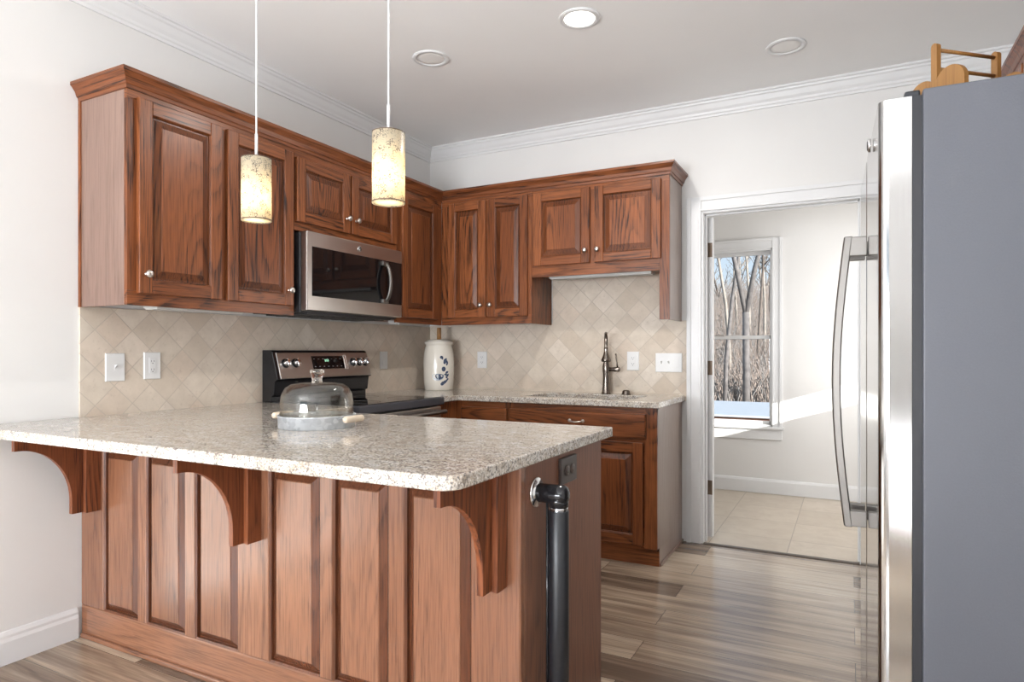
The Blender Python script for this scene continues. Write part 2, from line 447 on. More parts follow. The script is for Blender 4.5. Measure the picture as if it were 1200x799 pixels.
def shade_mat():
    m, N, L, b = newmat('crackle_mosaic_glass')
    v = objvec(N, L)
    vo = N.new('ShaderNodeTexVoronoi'); vo.feature = 'DISTANCE_TO_EDGE'; vo.inputs['Scale'].default_value = 125
    wv = N.new('ShaderNodeVectorMath'); wv.operation = 'ADD'
    nn = N.new('ShaderNodeTexNoise'); nn.inputs['Scale'].default_value = 40; L.new(v, nn.inputs['Vector'])
    sc = N.new('ShaderNodeVectorMath'); sc.operation = 'SCALE'; sc.inputs['Scale'].default_value = 0.012; L.new(nn.outputs['Color'], sc.inputs[0])
    L.new(v, wv.inputs[0]); L.new(sc.outputs[0], wv.inputs[1]); L.new(wv.outputs[0], vo.inputs['Vector'])
    gate = noise(N, L, v, 55, 3, 0.6)
    k = mathn(N, L, 'MULTIPLY', ramp(N, L, vo.outputs['Distance'], [(0.02, 1.0), (0.12, 0.0)]), ramp(N, L, gate, [(0.46, 0.08), (0.60, 1.0)]))
    c = mixc(N, L, k, (0.88, 0.80, 0.64), (0.05, 0.04, 0.03))
    L.new(c, b.inputs['Base Color']); setp(b, Roughness=0.35)
    tr = N.new('ShaderNodeBsdfTranslucent'); L.new(c, tr.inputs[0])
    x = N.new('ShaderNodeMixShader'); x.inputs[0].default_value = 0.6
    L.new(b.outputs[0], x.inputs[1]); L.new(tr.outputs[0], x.inputs[2])
    L.new(x.outputs[0], N['Material Output'].inputs['Surface'])
    return m
shade_m = shade_mat()
diff_m, _N, _L, _b = newmat('cream_diffuser'); _b.inputs['Base Color'].default_value = (0.9, 0.84, 0.72, 1); setp(_b, Roughness=0.5)
_t = _N.new('ShaderNodeBsdfTranslucent'); _t.inputs[0].default_value = (0.92, 0.87, 0.76, 1); _x = _N.new('ShaderNodeMixShader'); _x.inputs[0].default_value = 0.6
_L.new(_b.outputs[0], _x.inputs[1]); _L.new(_t.outputs[0], _x.inputs[2]); _L.new(_x.outputs[0], _N['Material Output'].inputs['Surface'])

# ------------------------------------------------------------------ room shell
ZC = 2.733; XR = 3.72; YR = -7.5
def wall_holes(axis, a0, a1, p0, p1, z0, z1, holes):
    """wall slab along 'X' or 'Y' between a0 and a1, thickness p0..p1, with rectangular holes (h0,h1,zb,zt)"""
    mb = MB()
    cuts = sorted(set([a0, a1] + [h[0] for h in holes] + [h[1] for h in holes]))
    for u, w in zip(cuts, cuts[1:]):
        hs = sorted([h for h in holes if h[0] <= u + 1e-6 and h[1] >= w - 1e-6], key=lambda h: h[2])
        z = z0
        segs = []
        for h in hs:
            if h[2] > z + 1e-6: segs.append((z, h[2]))
            z = h[3]
        if z < z1 - 1e-6: segs.append((z, z1))
        for s0, s1 in segs:
            if axis == 'X': mb.box(u, w, p0, p1, s0, s1)
            else: mb.box(p0, p1, u, w, s0, s1)
    return mb

mb = MB(); mb.box(-0.12, XR+0.12, YR-0.12, 0.0, -0.12, 0.0); struct('floor', mb, plank_m)
mb = MB(); mb.box(-0.12, XR+0.12, YR-0.12, 0.0, ZC, ZC+0.12); struct('ceiling', mb, ceil_m)
mb = MB(); mb.box(-0.12, 0.0, YR, 0.0, 0, ZC); struct('wall_left', mb, wall_m)
DX0, DX1, DH = 2.046, 2.90, 2.045
struct('wall_back', wall_holes('X', -0.12, XR+0.12, 0.0, 0.12, 0, ZC, [(DX0-0.015, DX1+0.015, 0.0, DH+0.015)]), wall_m)
struct('wall_right', wall_holes('Y', YR, 0.0, XR, XR+0.12, 0, ZC, [(-6.20, -4.76, 0.02, 2.06)]), wall_m)
struct('wall_front', wall_holes('X', -0.12, XR+0.12, YR-0.12, YR, 0, ZC, [(0.25, 2.45, 0.45, 2.35)]), wall_m)
# utility room beyond the doorway
UX0, UX1, UY1, UZ = 0.70, 3.55, 1.72, 2.50
WX0, WX1, WZ0, WZ1 = 1.45, 2.262, 0.575, 2.045
mb = MB(); mb.box(UX0-0.1, UX1+0.1, 0.0, UY1+0.12, -0.12, -0.002); struct('floor_utility', mb, util_m)
mb = MB(); mb.box(UX0-0.1, UX1+0.1, 0.12, UY1+0.12, UZ, UZ+0.1); struct('ceiling_utility', mb, ceil_m)
mb = MB(); mb.box(UX0-0.1, UX0, 0.12, UY1, 0, UZ); struct('wall_utility_left', mb, wall_m)
struct('wall_utility_right', wall_holes('Y', 0.12, UY1, UX1, UX1+0.1, 0, UZ, [(0.74, 1.52, 0.955, 1.200)]), wall_m)
struct('wall_utility_back', wall_holes('X', UX0-0.1, UX1+0.1, UY1, UY1+0.12, 0, UZ, [(WX0-0.02, WX1+0.02, WZ0-0.02, WZ1+0.02)]), wall_m)

def sweep_room(path, prof):
    """profile (inward offset, z) swept along an XY polyline with mitred corners; the room lies on its right-hand side"""
    mb = MB(); n = len(path); P = [Vector((p[0], p[1])) for p in path]
    def nrm(a, b):
        d = (b-a).normalized(); return Vector((d.y, -d.x))
    vs = []
    for i, p in enumerate(P):
        if i == 0: m = nrm(P[0], P[1])
        elif i == n-1: m = nrm(P[-2], P[-1])
        else:
            a, b = nrm(P[i-1], p), nrm(p, P[i+1]); m = (a+b)/(1+a.dot(b))
        for d, z in prof: vs.append((p.x+m.x*d, p.y+m.y*d, z))
    k = len(prof); fs = []
    for i in range(n-1):
        for j in range(k):
            j2 = (j+1) % k
            fs.append((i*k+j, i*k+j2, (i+1)*k+j2, (i+1)*k+j))
    fs.append(tuple(range(k-1, -1, -1))); fs.append(tuple((n-1)*k+j for j in range(k)))
    mb.add(vs, fs); return mb
crown = [(0, 2.632), (0.010, 2.632), (0.012, 2.644), (0.018, 2.650), (0.020, 2.662), (0.030, 2.676), (0.042, 2.702), (0.050, 2.708), (0.052, 2.718), (0.062, 2.722), (0.062, ZC), (0, ZC)]
struct('trim_1', sweep_room([(0, YR), (0, 0), (XR, 0), (XR, YR)], crown), white_m)
base = [(0, 0), (0.016, 0), (0.016, 0.085), (0.012, 0.098), (0.012, 0.108), (0.006, 0.122), (0, 0.124)]
struct('baseboard_left', sweep_room([(0, YR), (0, -2.556)], base), white_m)
ubase = [(0, 0), (0.014, 0), (0.014, 0.10), (0.008, 0.118), (0, 0.12)]
struct('baseboard_utility', sweep_room([(UX0, 0.12), (UX0, UY1), (UX1, UY1), (UX1, 0.12)], ubase), white_m)

# doorway: jamb, stops and casing
def casing_prof(mb, x0, x1, y, z0, z1, vertical, flip=False):
    """stepped flat casing on the wall plane y, towards -Y"""
    if vertical:
        w = x1-x0; s = -1 if flip else 1
        mb.box(x0, x1, y-0.012, y, z0, z1)
        if not flip: mb.box(x0, x0+w*0.28, y-0.020, y-0.011, z0, z1); mb.box(x1-w*0.18, x1, y-0.016, y-0.011, z0, z1)
        else: mb.box(x1-w*0.28, x1, y-0.020, y-0.011, z0, z1); mb.box(x0, x0+w*0.18, y-0.016, y-0.011, z0, z1)
    else:
        h = z1-z0
        mb.box(x0, x1, y-0.012, y, z0, z1); mb.box(x0, x1, y-0.020, y-0.011, z1-h*0.28, z1); mb.box(x0, x1, y-0.016, y-0.011, z0, z0+h*0.18)
mb = MB()
CW = 0.088
casing_prof(mb, DX0-0.012-CW, DX0-0.012, 0.0, 0.0, DH+0.012+CW, True)
casing_prof(mb, DX1+0.012, DX1+0.012+CW, 0.0, 0.0, DH+0.012+CW, True, True)
casing_prof(mb, DX0-0.012, DX1+0.012, 0.0, DH+0.012, DH+0.012+CW, False)
mb.box(DX0-0.015-0.004, DX0, -0.001, 0.121, 0, DH); mb.box(DX1, DX1+0.018, -0.001, 0.121, 0, DH); mb.box(DX0-0.018, DX1+0.018, -0.001, 0.121, DH, DH+0.014)
mb.box(DX0, DX0+0.010, 0.045, 0.08, 0, DH); mb.box(DX1-0.010, DX1, 0.045, 0.08, 0, DH); mb.box(DX0, DX1, 0.045, 0.08, DH-0.010, DH)
struct('trim_2', mb, white_m, 0.002)
mb = MB(); mb.box(DX0, DX1, -0.012, 0.020, -0.004, 0.005); struct('trim_3', mb, plain('threshold_strip', (0.10, 0.078, 0.06), 0.45), 0.002)
# short run of baseboard between base cabinet and casing is covered; door swung wide open into the utility room
door_x = DX0+0.032
mb = MB()
dM = Matrix.Translation((door_x, 0.128, 0)) @ Matrix.Rotation(radians(-6), 4, 'Z')
mb.M = dM
mb.box(-0.80, 0.0, 0.0, 0.035, 0.012, DH-0.004)
for zz0, zz1 in ((0.20, 0.92), (1.06, 1.92)):
    for xx0, xx1 in ((-0.70, -0.43), (-0.36, -0.10)):
        mb.M = dM @ Matrix(((1,0,0,0),(0,0,1,0),(0,1,0,0),(0,0,0,1)))
        mb.rings(xx0, xx1, zz0, zz1, [(0, 0.034), (0.0, 0.036), (0.02, 0.041), (0.03, 0.037), (0.05, 0.040)])
door1 = struct('door_1', mb, white_m, 0.0015)
for hz in (0.325, 1.085, 1.835):
    mb = MB(); mb.M = dM
    mb.box(-0.034, -0.002, -0.002, 0.001, hz-0.045, hz+0.045)
    mb.lathe([(0.006, -0.046), (0.0065, 0.0), (0.006, 0.046)], (-0.034, -0.004, hz), (0, 0, 1), 10)
    mb.M = Matrix.Identity(4)
    mb.box(DX0-0.001, DX0+0.002, 0.084, 0.121, hz-0.045, hz+0.045)
    h = obj('hinge', mb, bronze_m, door1); h['label'] = 'brown bronze hinge'

# utility room window
def sash_window(name, x0, x1, y, z0, z1, mid):
    mb = MB()
    f = 0.034
    for a in ((x0-0.02, x0+f*0.5), (x1-f*0.0, x1+0.02)): mb.box(a[0], a[1], y-0.005, y+0.10, z0-0.02, z1+0.02)
    mb.box(x0-0.02, x1+0.02, y-0.005, y+0.10, z1, z1+0.02); mb.box(x0-0.02, x1+0.02, y-0.005, y+0.10, z0-0.02, z0)
    w = struct(name, mb, white_m, 0.002)
    def sash(za, zb, yy):
        s = MB(); t = 0.036
        s.box(x0, x0+t, yy, yy+0.03, za, zb); s.box(x1-t*0.35, x1, yy, yy+0.03, za, zb)
        s.box(x0, x1, yy, yy+0.03, zb-t*0.8, zb); s.box(x0, x1, yy, yy+0.03, za, za+t*0.8)
        so = obj('sash', s, white_m, w, 0.002)
        g = MB(); g.box(x0+0.01, x1-0.005, yy+0.012, yy+0.016, za+0.01, zb-0.01); obj('pane', g, pane_m, so)
    sash(z0, mid+0.016, y+0.025); sash(mid-0.014, z1, y+0.060)
    lk = MB(); lk.box((x0+x1)/2-0.03, (x0+x1)/2+0.03, y+0.012, y+0.03, mid+0.012, mid+0.026); obj('sash_lock', lk, nickel_m, w, 0.003)
    return w
sash_window('window_1', WX0, WX1, UY1, WZ0, WZ1, 1.312)
mb = MB()
casing_prof(mb, WX1+0.012, WX1+0.092, UY1, WZ0-0.02, WZ1+0.10, True, True)
casing_prof(mb, WX0-0.092, WX0-0.012, UY1, WZ0-0.02, WZ1+0.10, True)
casing_prof(mb, WX0-0.012, WX1+0.012, UY1, WZ1+0.015, WZ1+0.10, False)
mb.box(WX0-0.11, WX1+0.105, UY1-0.034, UY1+0.02, WZ0-0.036, WZ0-0.016)
mb.box(WX0-0.09, WX1+0.09, UY1-0.014, UY1, WZ0-0.125, WZ0-0.036)
struct('trim_4', mb, white_m, 0.002)
# openings behind the camera: rear windows and patio door frames
def frame_grid(name, x0, x1, z0, z1, y, nx, nz, axis):
    mb = MB(); t = 0.045
    def bx(a0, a1, z_0, z_1):
        if axis == 'X': mb.box(a0, a1, y-0.05, y+0.05, z_0, z_1)
        else: mb.box(y-0.05, y+0.05, a0, a1, z_0, z_1)
    for i in range(nx+1):
        c = x0+(x1-x0)*i/nx; bx(max(x0, c-t/2), min(x1, c+t/2), z0, z1)
    for i in range(nz+1):
        c = z0+(z1-z0)*i/nz; bx(x0, x1, max(z0, c-t/2), min(z1, c+t/2))
    w = struct(name, mb, white_m)
    g = MB()
    if axis == 'X': g.box(x0, x1, y-0.003, y+0.003, z0, z1)
    else: g.box(y-0.003, y+0.003, x0, x1, z0, z1)
    obj('pane', g, pane_m, w)
frame_grid('window_2', 0.25, 2.45, 0.45, 2.35, YR-0.06, 3, 2, 'X')
frame_grid('door_2', -6.20, -4.76, 0.02, 2.06, XR+0.06, 2, 1, 'Y')
frame_grid('window_3', 0.74, 1.52, 0.955, 1.200, UX1+0.05, 1, 1, 'Y')

# backsplash tile (fixed to the walls)
mb = MB(); mb.box(0.0, 0.010, -2.548, 0.0, 0.880, 1.376); struct('trim_5', mb, tile_left_m)
mb = MB(); mb.box(0.010, 1.952, -0.010, 0.0, 0.880, 1.384); mb.box(1.030, 1.893, -0.010, 0.0, 1.384, 1.690); struct('trim_6', mb, tile_back_m)
mb = MB(); mb.box(1.022, 1.9, -0.012, -0.010, 0.914, 0.926); mb.box(0.012, 1.022, -0.014, -0.010, 0.914, 0.930)
struct('trim_7', mb, plain('pencil_tile', (0.55, 0.47, 0.38), 0.5, noise=0.1, nscale=20))

# ------------------------------------------------------------------ cabinet parts
def M_left(x, y, z):      # u -> +Y, v -> +Z, n -> +X
    return Matrix(((0,0,1,x),(1,0,0,y),(0,1,0,z),(0,0,0,1)))
def M_back(x, y, z):      # u -> +X, v -> +Z, n -> -Y
    return Matrix(((1,0,0,x),(0,0,-1,y),(0,1,0,z),(0,0,0,1)))

def raised_panel(mb, u0, u1, v0, v1, top, depth=0.011, bev=0.030, mi=0):
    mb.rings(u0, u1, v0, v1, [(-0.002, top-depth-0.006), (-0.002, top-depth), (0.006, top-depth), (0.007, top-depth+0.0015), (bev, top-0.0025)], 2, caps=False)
    mb.rings(u0, u1, v0, v1, [(bev, top-0.0025), (bev+0.001, top-0.0005), (bev+0.002, top)], mi)
def frame_box(mb, u0, u1, v0, v1, n0, n1, mi=0, ch=0.003):
    mb.rings(u0, u1, v0, v1, [(0, n0), (0, n1-ch), (ch*0.4, n1-ch*0.4), (ch, n1)], mi)

def knob_on(parent, pos, n):
    mb = MB()
    mb.lathe([(0.0075, 0.0), (0.0075, 0.002), (0.005, 0.004), (0.0045, 0.012), (0.009, 0.016), (0.0145, 0.020), (0.0160, 0.024), (0.0140, 0.029), (0.007, 0.0325), (0.0, 0.033)], pos, n, 20)
    return obj('knob', mb, nickel_m, parent)

def door_part(parent, Mx, w, h, oh, knob=None, ndir=(1,0,0), name='door', st=0.056, hv=None):
    mb = MB(); mb.M = Mx; t = 0.020
    frame_box(mb, 0, st, 0, h, 0, t, 0); frame_box(mb, w-st, w, 0, h, 0, t, 0)
    frame_box(mb, st, w-st, 0, st, 0, t-0.0006, 1); frame_box(mb, st, w-st, h-st, h, 0, t-0.0006, 1)
    # moulded inner edge
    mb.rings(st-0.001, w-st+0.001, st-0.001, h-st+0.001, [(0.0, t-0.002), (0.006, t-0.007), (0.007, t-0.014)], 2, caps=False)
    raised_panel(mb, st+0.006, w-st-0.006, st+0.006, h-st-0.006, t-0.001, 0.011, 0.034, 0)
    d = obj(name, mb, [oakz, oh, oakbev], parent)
    if knob: knob_on(d, Mx @ Vector((knob[0], knob[1], t)), ndir)
    return d

# ------------------------------------------------------------------ wall cabinets
ZB, ZT = 1.372, 2.246
FX = 0.325
def left_cab(name_label, y0, y1, zb, doors, end_panel=False, group='wall cabinets'):
    t = thing('wall_cabinet', name_label, 'cabinet', (0.0, (y0+y1)/2, zb), 0)
    mb = MB(); mb.box(0.002, FX-0.019, y0+0.001, y1-0.001, zb+0.022, ZT-0.002)
    obj('cabinet_box', mb, oaky, t)
    mb = MB()
    zd0, zd1 = doors[0][2]-0.010, doors[0][3]+0.010
    frame_box_l = lambda a, b, c, d, mi: mb.box(FX-0.019, FX, a, b, c, d, mi)
    frame_box_l(y0, y1, zb, zd0+0.02, 1); frame_box_l(y0, y1, zd1-0.02, ZT, 1)
    edges = [y0] + [e for d in doors for e in (d[0]+0.012, d[1]-0.012)] + [y1]
    for a, b in zip(edges[0::2], edges[1::2]): frame_box_l(a, b, zd0+0.02, zd1-0.02, 0)
    obj('face_frame', mb, [oakz, oaky], t, 0.001)
    if end_panel:
        mb = MB(); mb.box(0.002, FX-0.019, y0, y0+0.016, zb, ZT-0.002)
        p = obj('end_panel', mb, veneer, t); p['label'] = 'veneered end panel with pale sheen painted in'
        mb = MB(); mb.box(0.001, 0.016, y0-0.006, y0+0.001, zb, ZT-0.02); obj('scribe_strip', mb, oakz, t, 0.001)
    for a, b, c, d, kn in doors:
        door_part(t, M_left(FX, a, c), b-a, d-c, oaky, kn, (1,0,0))
    return t
left_cab('tall oak wall cabinet at the left end, beside the microwave', -2.5457, -1.681, ZB,
         [(-2.508, -2.125, 1.420, 2.200, (0.028, 0.078)), (-2.091, -1.700, 1.420, 2.200, (0.391-0.034, 0.076))], True)
left_cab('short oak cabinet mounted directly above the microwave', -1.680, -0.836, 1.812,
         [(-1.674, -1.278, 1.856, 2.186, (0.396-0.030, 0.078)), (-1.262, -0.850, 1.856, 2.186, (0.030, 0.078))])
left_cab('narrow single-door oak wall cabinet in the corner right of the microwave', -0.835, -0.3253, ZB,
         [(-0.795, -0.400, 1.408, 2.186, None)])

def back_cab(label, x0, x1, zb, doors, side_to=None, bottom_rail=None):
    t = thing('wall_cabinet', label, 'cabinet', ((x0+x1)/2, 0.0, zb), 0)
    FY = -0.325
    mb = MB(); mb.box(x0+0.001, x1-0.017, FY+0.019, -0.013, zb+0.020, ZT-0.002); obj('cabinet_box', mb, oakx, t)
    mb = MB(); mb.box(x1-0.016, x1, FY+0.019, -0.012, side_to or zb, ZT-0.002); p = obj('side_panel', mb, veneer_grey if side_to else oakz, t, 0.001)
    if side_to: p['label'] = 'veneered side panel with greyish sheen painted in'
    mb = MB(); zd0, zd1 = doors[0][2], doors[0][3]
    bx = lambda a, b, c, d, mi: mb.box(a, b, FY, FY+0.019, c, d, mi)
    edges = [x0] + [e for d in doors for e in (d[0]+0.012, d[1]-0.012)] + [x1]
    bx(x0, (edges[-2] if side_to else x1), zb, zd0+0.012, 1); bx(x0, x1, zd1-0.012, ZT, 1)
    prs = list(zip(edges[0::2], edges[1::2]))
    for i, (a, b) in enumerate(prs):
        bx(a, b, (side_to if (side_to and i == len(prs)-1) else zd0+0.012), zd1-0.012, 0)
    obj('face_frame', mb, [oakz, oakx], t, 0.001)
    for a, b, c, d, kn in doors: door_part(t, M_back(a, FY, c), b-a, d-c, oakx, kn, (0,-1,0))
    return t
back_cab('two-door oak wall cabinet on the back wall above the stoneware churn', 0.3253, 1.0225, ZB,
         [(0.388, 0.684, 1.420, 2.205, (0.296-0.030, 0.080)), (0.702, 0.997, 1.420, 2.205, (0.026, 0.080))])
back_cab('shorter two-door oak wall cabinet hung over the sink', 1.0235, 1.9154, 1.668,
         [(1.040, 1.426, 1.738, 2.205, (0.386-0.026, 0.076)), (1.458, 1.868, 1.738, 2.205, (0.022, 0.076))], side_to=1.378)

cprof = [(0, 2.226), (0.005, 2.226), (0.007, 2.240), (0.012, 2.243), (0.014, 2.249), (0.018, 2.262), (0.028, 2.276), (0.033, 2.282), (0.0365, 2.284), (0.0365, 2.298), (0, 2.298)]
mb = sweep_room([(0.002, -2.5457), (FX, -2.5457), (FX, -FX), (1.9154, -FX), (1.9154, -0.003)], [(d+0.0005, z) for d, z in cprof])
o = obj('cabinet_crown', mb, [oak('crown_oak_deep', 1, (0.25, 0.082, 0.030), (0.18, 0.056, 0.020), DK), oak('crown_oak_across', 0, (0.25, 0.082, 0.030), (0.18, 0.056, 0.020), DK)], at=(FX, -FX, 2.226))
for p_ in o.data.polygons:
    if abs(p_.normal.y) > abs(p_.normal.x): p_.material_index = 1
tagp(o, 'brown oak crown moulding running along the tops of the wall cabinets', 'moulding')

# under-cabinet light strips
def strip_light(label, x0, x1, y0, y1, z0, z1):
    t = thing('under_cabinet_light', label, 'light fixture', ((x0+x1)/2, (y0+y1)/2, z1), 0)
    mb = MB(); mb.box(x0, x1, y0, y1, z0+0.006, z1); obj('housing', mb, strip_m, t, 0.003)
    mb = MB(); mb.box(x0+0.006, x1-0.006, y0+0.006, y1-0.006, z0, z0+0.007); obj('lens', mb, strip_m, t, 0.002)
strip_m = plain('grey_white_plastic', (0.50, 0.49, 0.47), 0.5)
strip_light('white strip light under the over-sink cabinet', 1.13, 1.80, -0.295, -0.20, 1.654, 1.686)
strip_light('white strip light under the leftmost wall cabinet', 0.20, 0.29, -2.40, -1.95, 1.364, 1.392)
strip_light('white strip light under the corner cabinet left of the churn', 0.20, 0.29, -0.76, -0.45, 1.366, 1.392)

# ------------------------------------------------------------------ base cabinets along the back wall
t = thing('base_cabinet', 'oak base cabinet under the sink, with a long drawer front and pale side', 'cabinet', (1.46, -0.3, 0), 0)
FYB = -0.600
mb = MB(); mb.box(1.003, 1.897, FYB+0.019, -0.013, 0.100, 0.660); mb.box(1.003, 1.897, FYB+0.019, FYB+0.06, 0.66, 0.878); obj('cabinet_box', mb, oakx, t)
mb = MB(); mb.box(1.898, 1.9154, FYB+0.019, -0.003, 0.100, 0.878); mb.box(1.898, 1.9154, FYB+0.045, -0.003, 0.0, 0.1)
p = obj('side_panel', mb, veneer_grey, t, 0.001); p['label'] = 'veneered side panel with pale sheen painted in'
mb = MB()
for a, b, c, d, mi in ((1.002, 1.9154, 0.838, 0.879, 1), (1.002, 1.9154, 0.672, 0.716, 1), (1.002, 1.9154, 0.100, 0.125, 1), (1.002, 1.030, 0.1, 0.879, 0), (1.845, 1.9154, 0.1, 0.879, 0), (1.41, 1.46, 0.1, 0.70, 0)):
    mb.box(a, b, FYB+(0.0006 if mi else 0), FYB+0.0185+(0.0006 if mi else 0), c, d, mi)
obj('face_frame', mb, [oakz, oakx], t, 0.001)
mb = MB(); mb.box(1.002, 1.917, FYB+0.040, FYB+0.052, 0.0, 0.100); obj('toe_kick', mb, oakx, t)
mb = MB(); mb.box(1.9154, 1.926, FYB+0.045, -0.003, 0.0, 0.016); obj('shoe_moulding', mb, veneer, t, 0.003)
mb = MB(); mb.M = M_back(1.010, FYB, 0.708); frame_box(mb, 0, 0.846, 0, 0.134, 0, 0.020, 0, 0.007)
dr = obj('drawer_front', mb, oakx, t)
mb = MB()
mb.tube([(1.408, FYB-0.020, 0.790), (1.408, FYB-0.040, 0.790), (1.414, FYB-0.048, 0.788), (1.45, FYB-0.050, 0.785), (1.484, FYB-0.048, 0.788), (1.490, FYB-0.040, 0.790), (1.490, FYB-0.020, 0.790)], 0.0045, 10)
for px in (1.408, 1.490): mb.lathe([(0.010, 0), (0.010, 0.003), (0.006, 0.005), (0.0, 0.005)], (px, FYB-0.020, 0.790), (0,-1,0), 16)
obj('pull', mb, nickel_m, dr)
door_part(t, M_back(1.022, FYB, 0.118), 0.392, 0.566, oakx, (0.362, 0.50), (0,-1,0))
door_part(t, M_back(1.448, FYB, 0.118), 0.392, 0.566, oakx, (0.030, 0.50), (0,-1,0))

t = thing('base_cabinet', 'oak corner base cabinet between the range and the sink cabinet', 'cabinet', (0.66, -0.3, 0), 0)
mb = MB(); mb.box(0.62, 1.000, FYB+0.019, -0.013, 0.100, 0.878); mb.box(0.013, 0.600, -0.82, -0.013, 0.10, 0.878); obj('cabinet_box', mb, oakx, t)
mb = MB()
for a, b, c, d, mi in ((0.62, 1.001, 0.838, 0.879, 1), (0.62, 1.001, 0.672, 0.716, 1), (0.62, 1.001, 0.1, 0.125, 1), (0.62, 0.675, 0.1, 0.879, 0), (0.975, 1.001, 0.1, 0.879, 0)):
    mb.box(a, b, FYB+(0.0006 if mi else 0), FYB+0.0185+(0.0006 if mi else 0), c, d, mi)
mb.box(0.601, 0.62, -0.82, FYB, 0.1, 0.879, 0)
obj('face_frame', mb, [oakz, oakx], t, 0.001)
mb = MB(); mb.box(0.62, 1.001, FYB+0.040, FYB+0.052, 0.0, 0.100); obj('toe_kick', mb, oakx, t)
mb = MB(); mb.M = M_back(0.664, FYB, 0.708); frame_box(mb, 0, 0.325, 0, 0.134, 0, 0.020, 0, 0.007); obj('drawer_front', mb, oakx, t)
door_part(t, M_back(0.664, FYB, 0.118), 0.325, 0.566, oakx, (0.03, 0.50), (0,-1,0))

# ------------------------------------------------------------------ peninsula cabinet
PY, PX = -2.540, 2.056
t = thing('peninsula_cabinet', 'oak peninsula with six raised panels facing the room', 'cabinet', (1.03, -2.2, 0), 0)
mb = MB(); mb.box(0.003, PX-0.020, PY+0.030, -1.915, 0.0, 0.878); obj('cabinet_box', mb, oakx, t)
mb = MB(); mb.M = M_back(0.003, PY+0.030, 0.0)
W = PX-0.003+0.001
pan = [(0.158, 0.381), (0.434, 0.662), (0.719, 0.945), (1.100, 1.329), (1.385, 1.606), (1.667, 1.899)]
pan = [(a-0.003, b-0.003) for a, b in pan]
PB, PT = 0.133, 0.792
th = 0.030
ed = [0.0] + [e for p in pan for e in p] + [W]
for a, b in zip(ed[0::2], ed[1::2]): frame_box(mb, a, b, PB, 0.878, 0, th, 0, 0.004)
frame_box(mb, 0, W, 0.0, PB, 0, th-0.0005, 1, 0.004); [frame_box(mb, a, b, PT, 0.878, 0, th-0.0005, 1, 0.004) for a, b in pan]
obj('panel_frame', mb, [poakz, poakx], t)
for a, b in pan:
    mb = MB(); mb.M = M_back(0.003, PY+0.030, 0.0)
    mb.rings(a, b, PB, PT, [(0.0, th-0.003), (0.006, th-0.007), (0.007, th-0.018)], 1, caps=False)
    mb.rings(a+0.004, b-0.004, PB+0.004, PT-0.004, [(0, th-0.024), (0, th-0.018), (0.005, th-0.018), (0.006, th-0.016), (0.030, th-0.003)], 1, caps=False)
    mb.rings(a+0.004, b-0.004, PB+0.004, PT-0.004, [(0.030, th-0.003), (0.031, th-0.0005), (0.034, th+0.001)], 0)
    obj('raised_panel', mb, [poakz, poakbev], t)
mb = MB(); mb.box(0.017, PX+0.002, PY-0.014, PY, 0.0, 0.020); obj('base_shoe', mb, poakx, t, 0.006, seg=3)
mb = MB(); mb.box(PX-0.020, PX, PY+0.0305, -1.893, 0.0, 0.878)
p = obj('end_panel', mb, oak('end_panel_oak', 2, (0.235, 0.100, 0.056), (0.185, 0.076, 0.042), (0.075, 0.032, 0.02), 0.42, 6, 0.5), t, 0.002); p['label'] = 'dull brown veneered end panel'
# kitchen side of the peninsula: doors, not seen from the front but real
for i in range(3):
    Mk = Matrix(((-1,0,0,1.98-i*0.44),(0,0,1,-1.915),(0,1,0,0.12),(0,0,0,1)))
    door_part(t, Mk, 0.40, 0.60, oakx, (0.03, 0.53), (0,1,0))

def corbel(xc, label):
    t = thing('corbel', label, 'bracket', (xc, PY, 0.545), 0, 'corbels under the breakfast bar')
    zt, zn, zb = 0.8785, 0.817, 0.543; yt, yb, yr = -2.840, -2.640, PY-0.0005
    pts = [(yr, zt), (yt, zt), (yt, zn)]
    c = (yt+0.0, zb+0.055); rx = (yb-yt); rz = (zn-(zb+0.055))
    for k in range(0, 21):
        a = pi/2*(1-k/20); pts.append((yt+0.012+(rx-0.012)*cos(a), zb+0.055+rz*sin(a)))
    pts += [(yb, zb), (yr, zb)]
    mb = MB(); mb.prism(pts, xc-0.010, xc+0.010, 0, 'YZ'); obj('bracket_arm', mb, corb_m, t, 0.0015)
    for sx in (-1, 1):
        mb = MB(); mb.box(xc+sx*0.0105, xc+sx*0.030, PY-0.058, PY-0.0005, zb-0.002, zt); obj('cleat', mb, corb_m, t, 0.0015)
corb_m = oak('corbel_oak', 2, (0.27, 0.085, 0.033), (0.20, 0.060, 0.023), (0.05, 0.015, 0.008), 0.34, 8, 0.9)
corbel(0.112, 'carved oak corbel next to the white wall, leftmost of the three')
corbel(1.036, 'carved oak corbel in the middle of the peninsula front')
corbel(1.988, 'carved oak corbel under the rounded counter corner, beside the black pipe')

# ------------------------------------------------------------------ granite tops
def rounded(poly, idx, r, n=8):
    out = []
    for i, p in enumerate(poly):
        if i not in idx: out.append(p); continue
        a, b, c = Vector(poly[i-1]), Vector(p), Vector(poly[(i+1) % len(poly)])
        d1, d2 = (a-b).normalized(), (c-b).normalized(); q = b+d1*r+d2*r
        for k in range(n+1):
            t = k/n*pi/2; out.append(tuple(q - d2*(r*cos(t)) - d1*(r*sin(t))))
    return out
ZTOP = 0.914
mb = MB()
poly = [(0.0105, -2.932), (2.090, -2.932), (2.090, -1.862), (0.655, -1.862), (0.655, -1.615), (0.0105, -1.615)]
poly = [(0.0005, -2.932), (2.090, -2.932), (2.090, -1.862), (0.655, -1.862), (0.655, -1.615), (0.0105, -1.615), (0.0105, -2.549), (0.0005, -2.549)]
mb.prism(rounded(poly, {1}, 0.055), 0.8795, ZTOP, 0, 'XY')
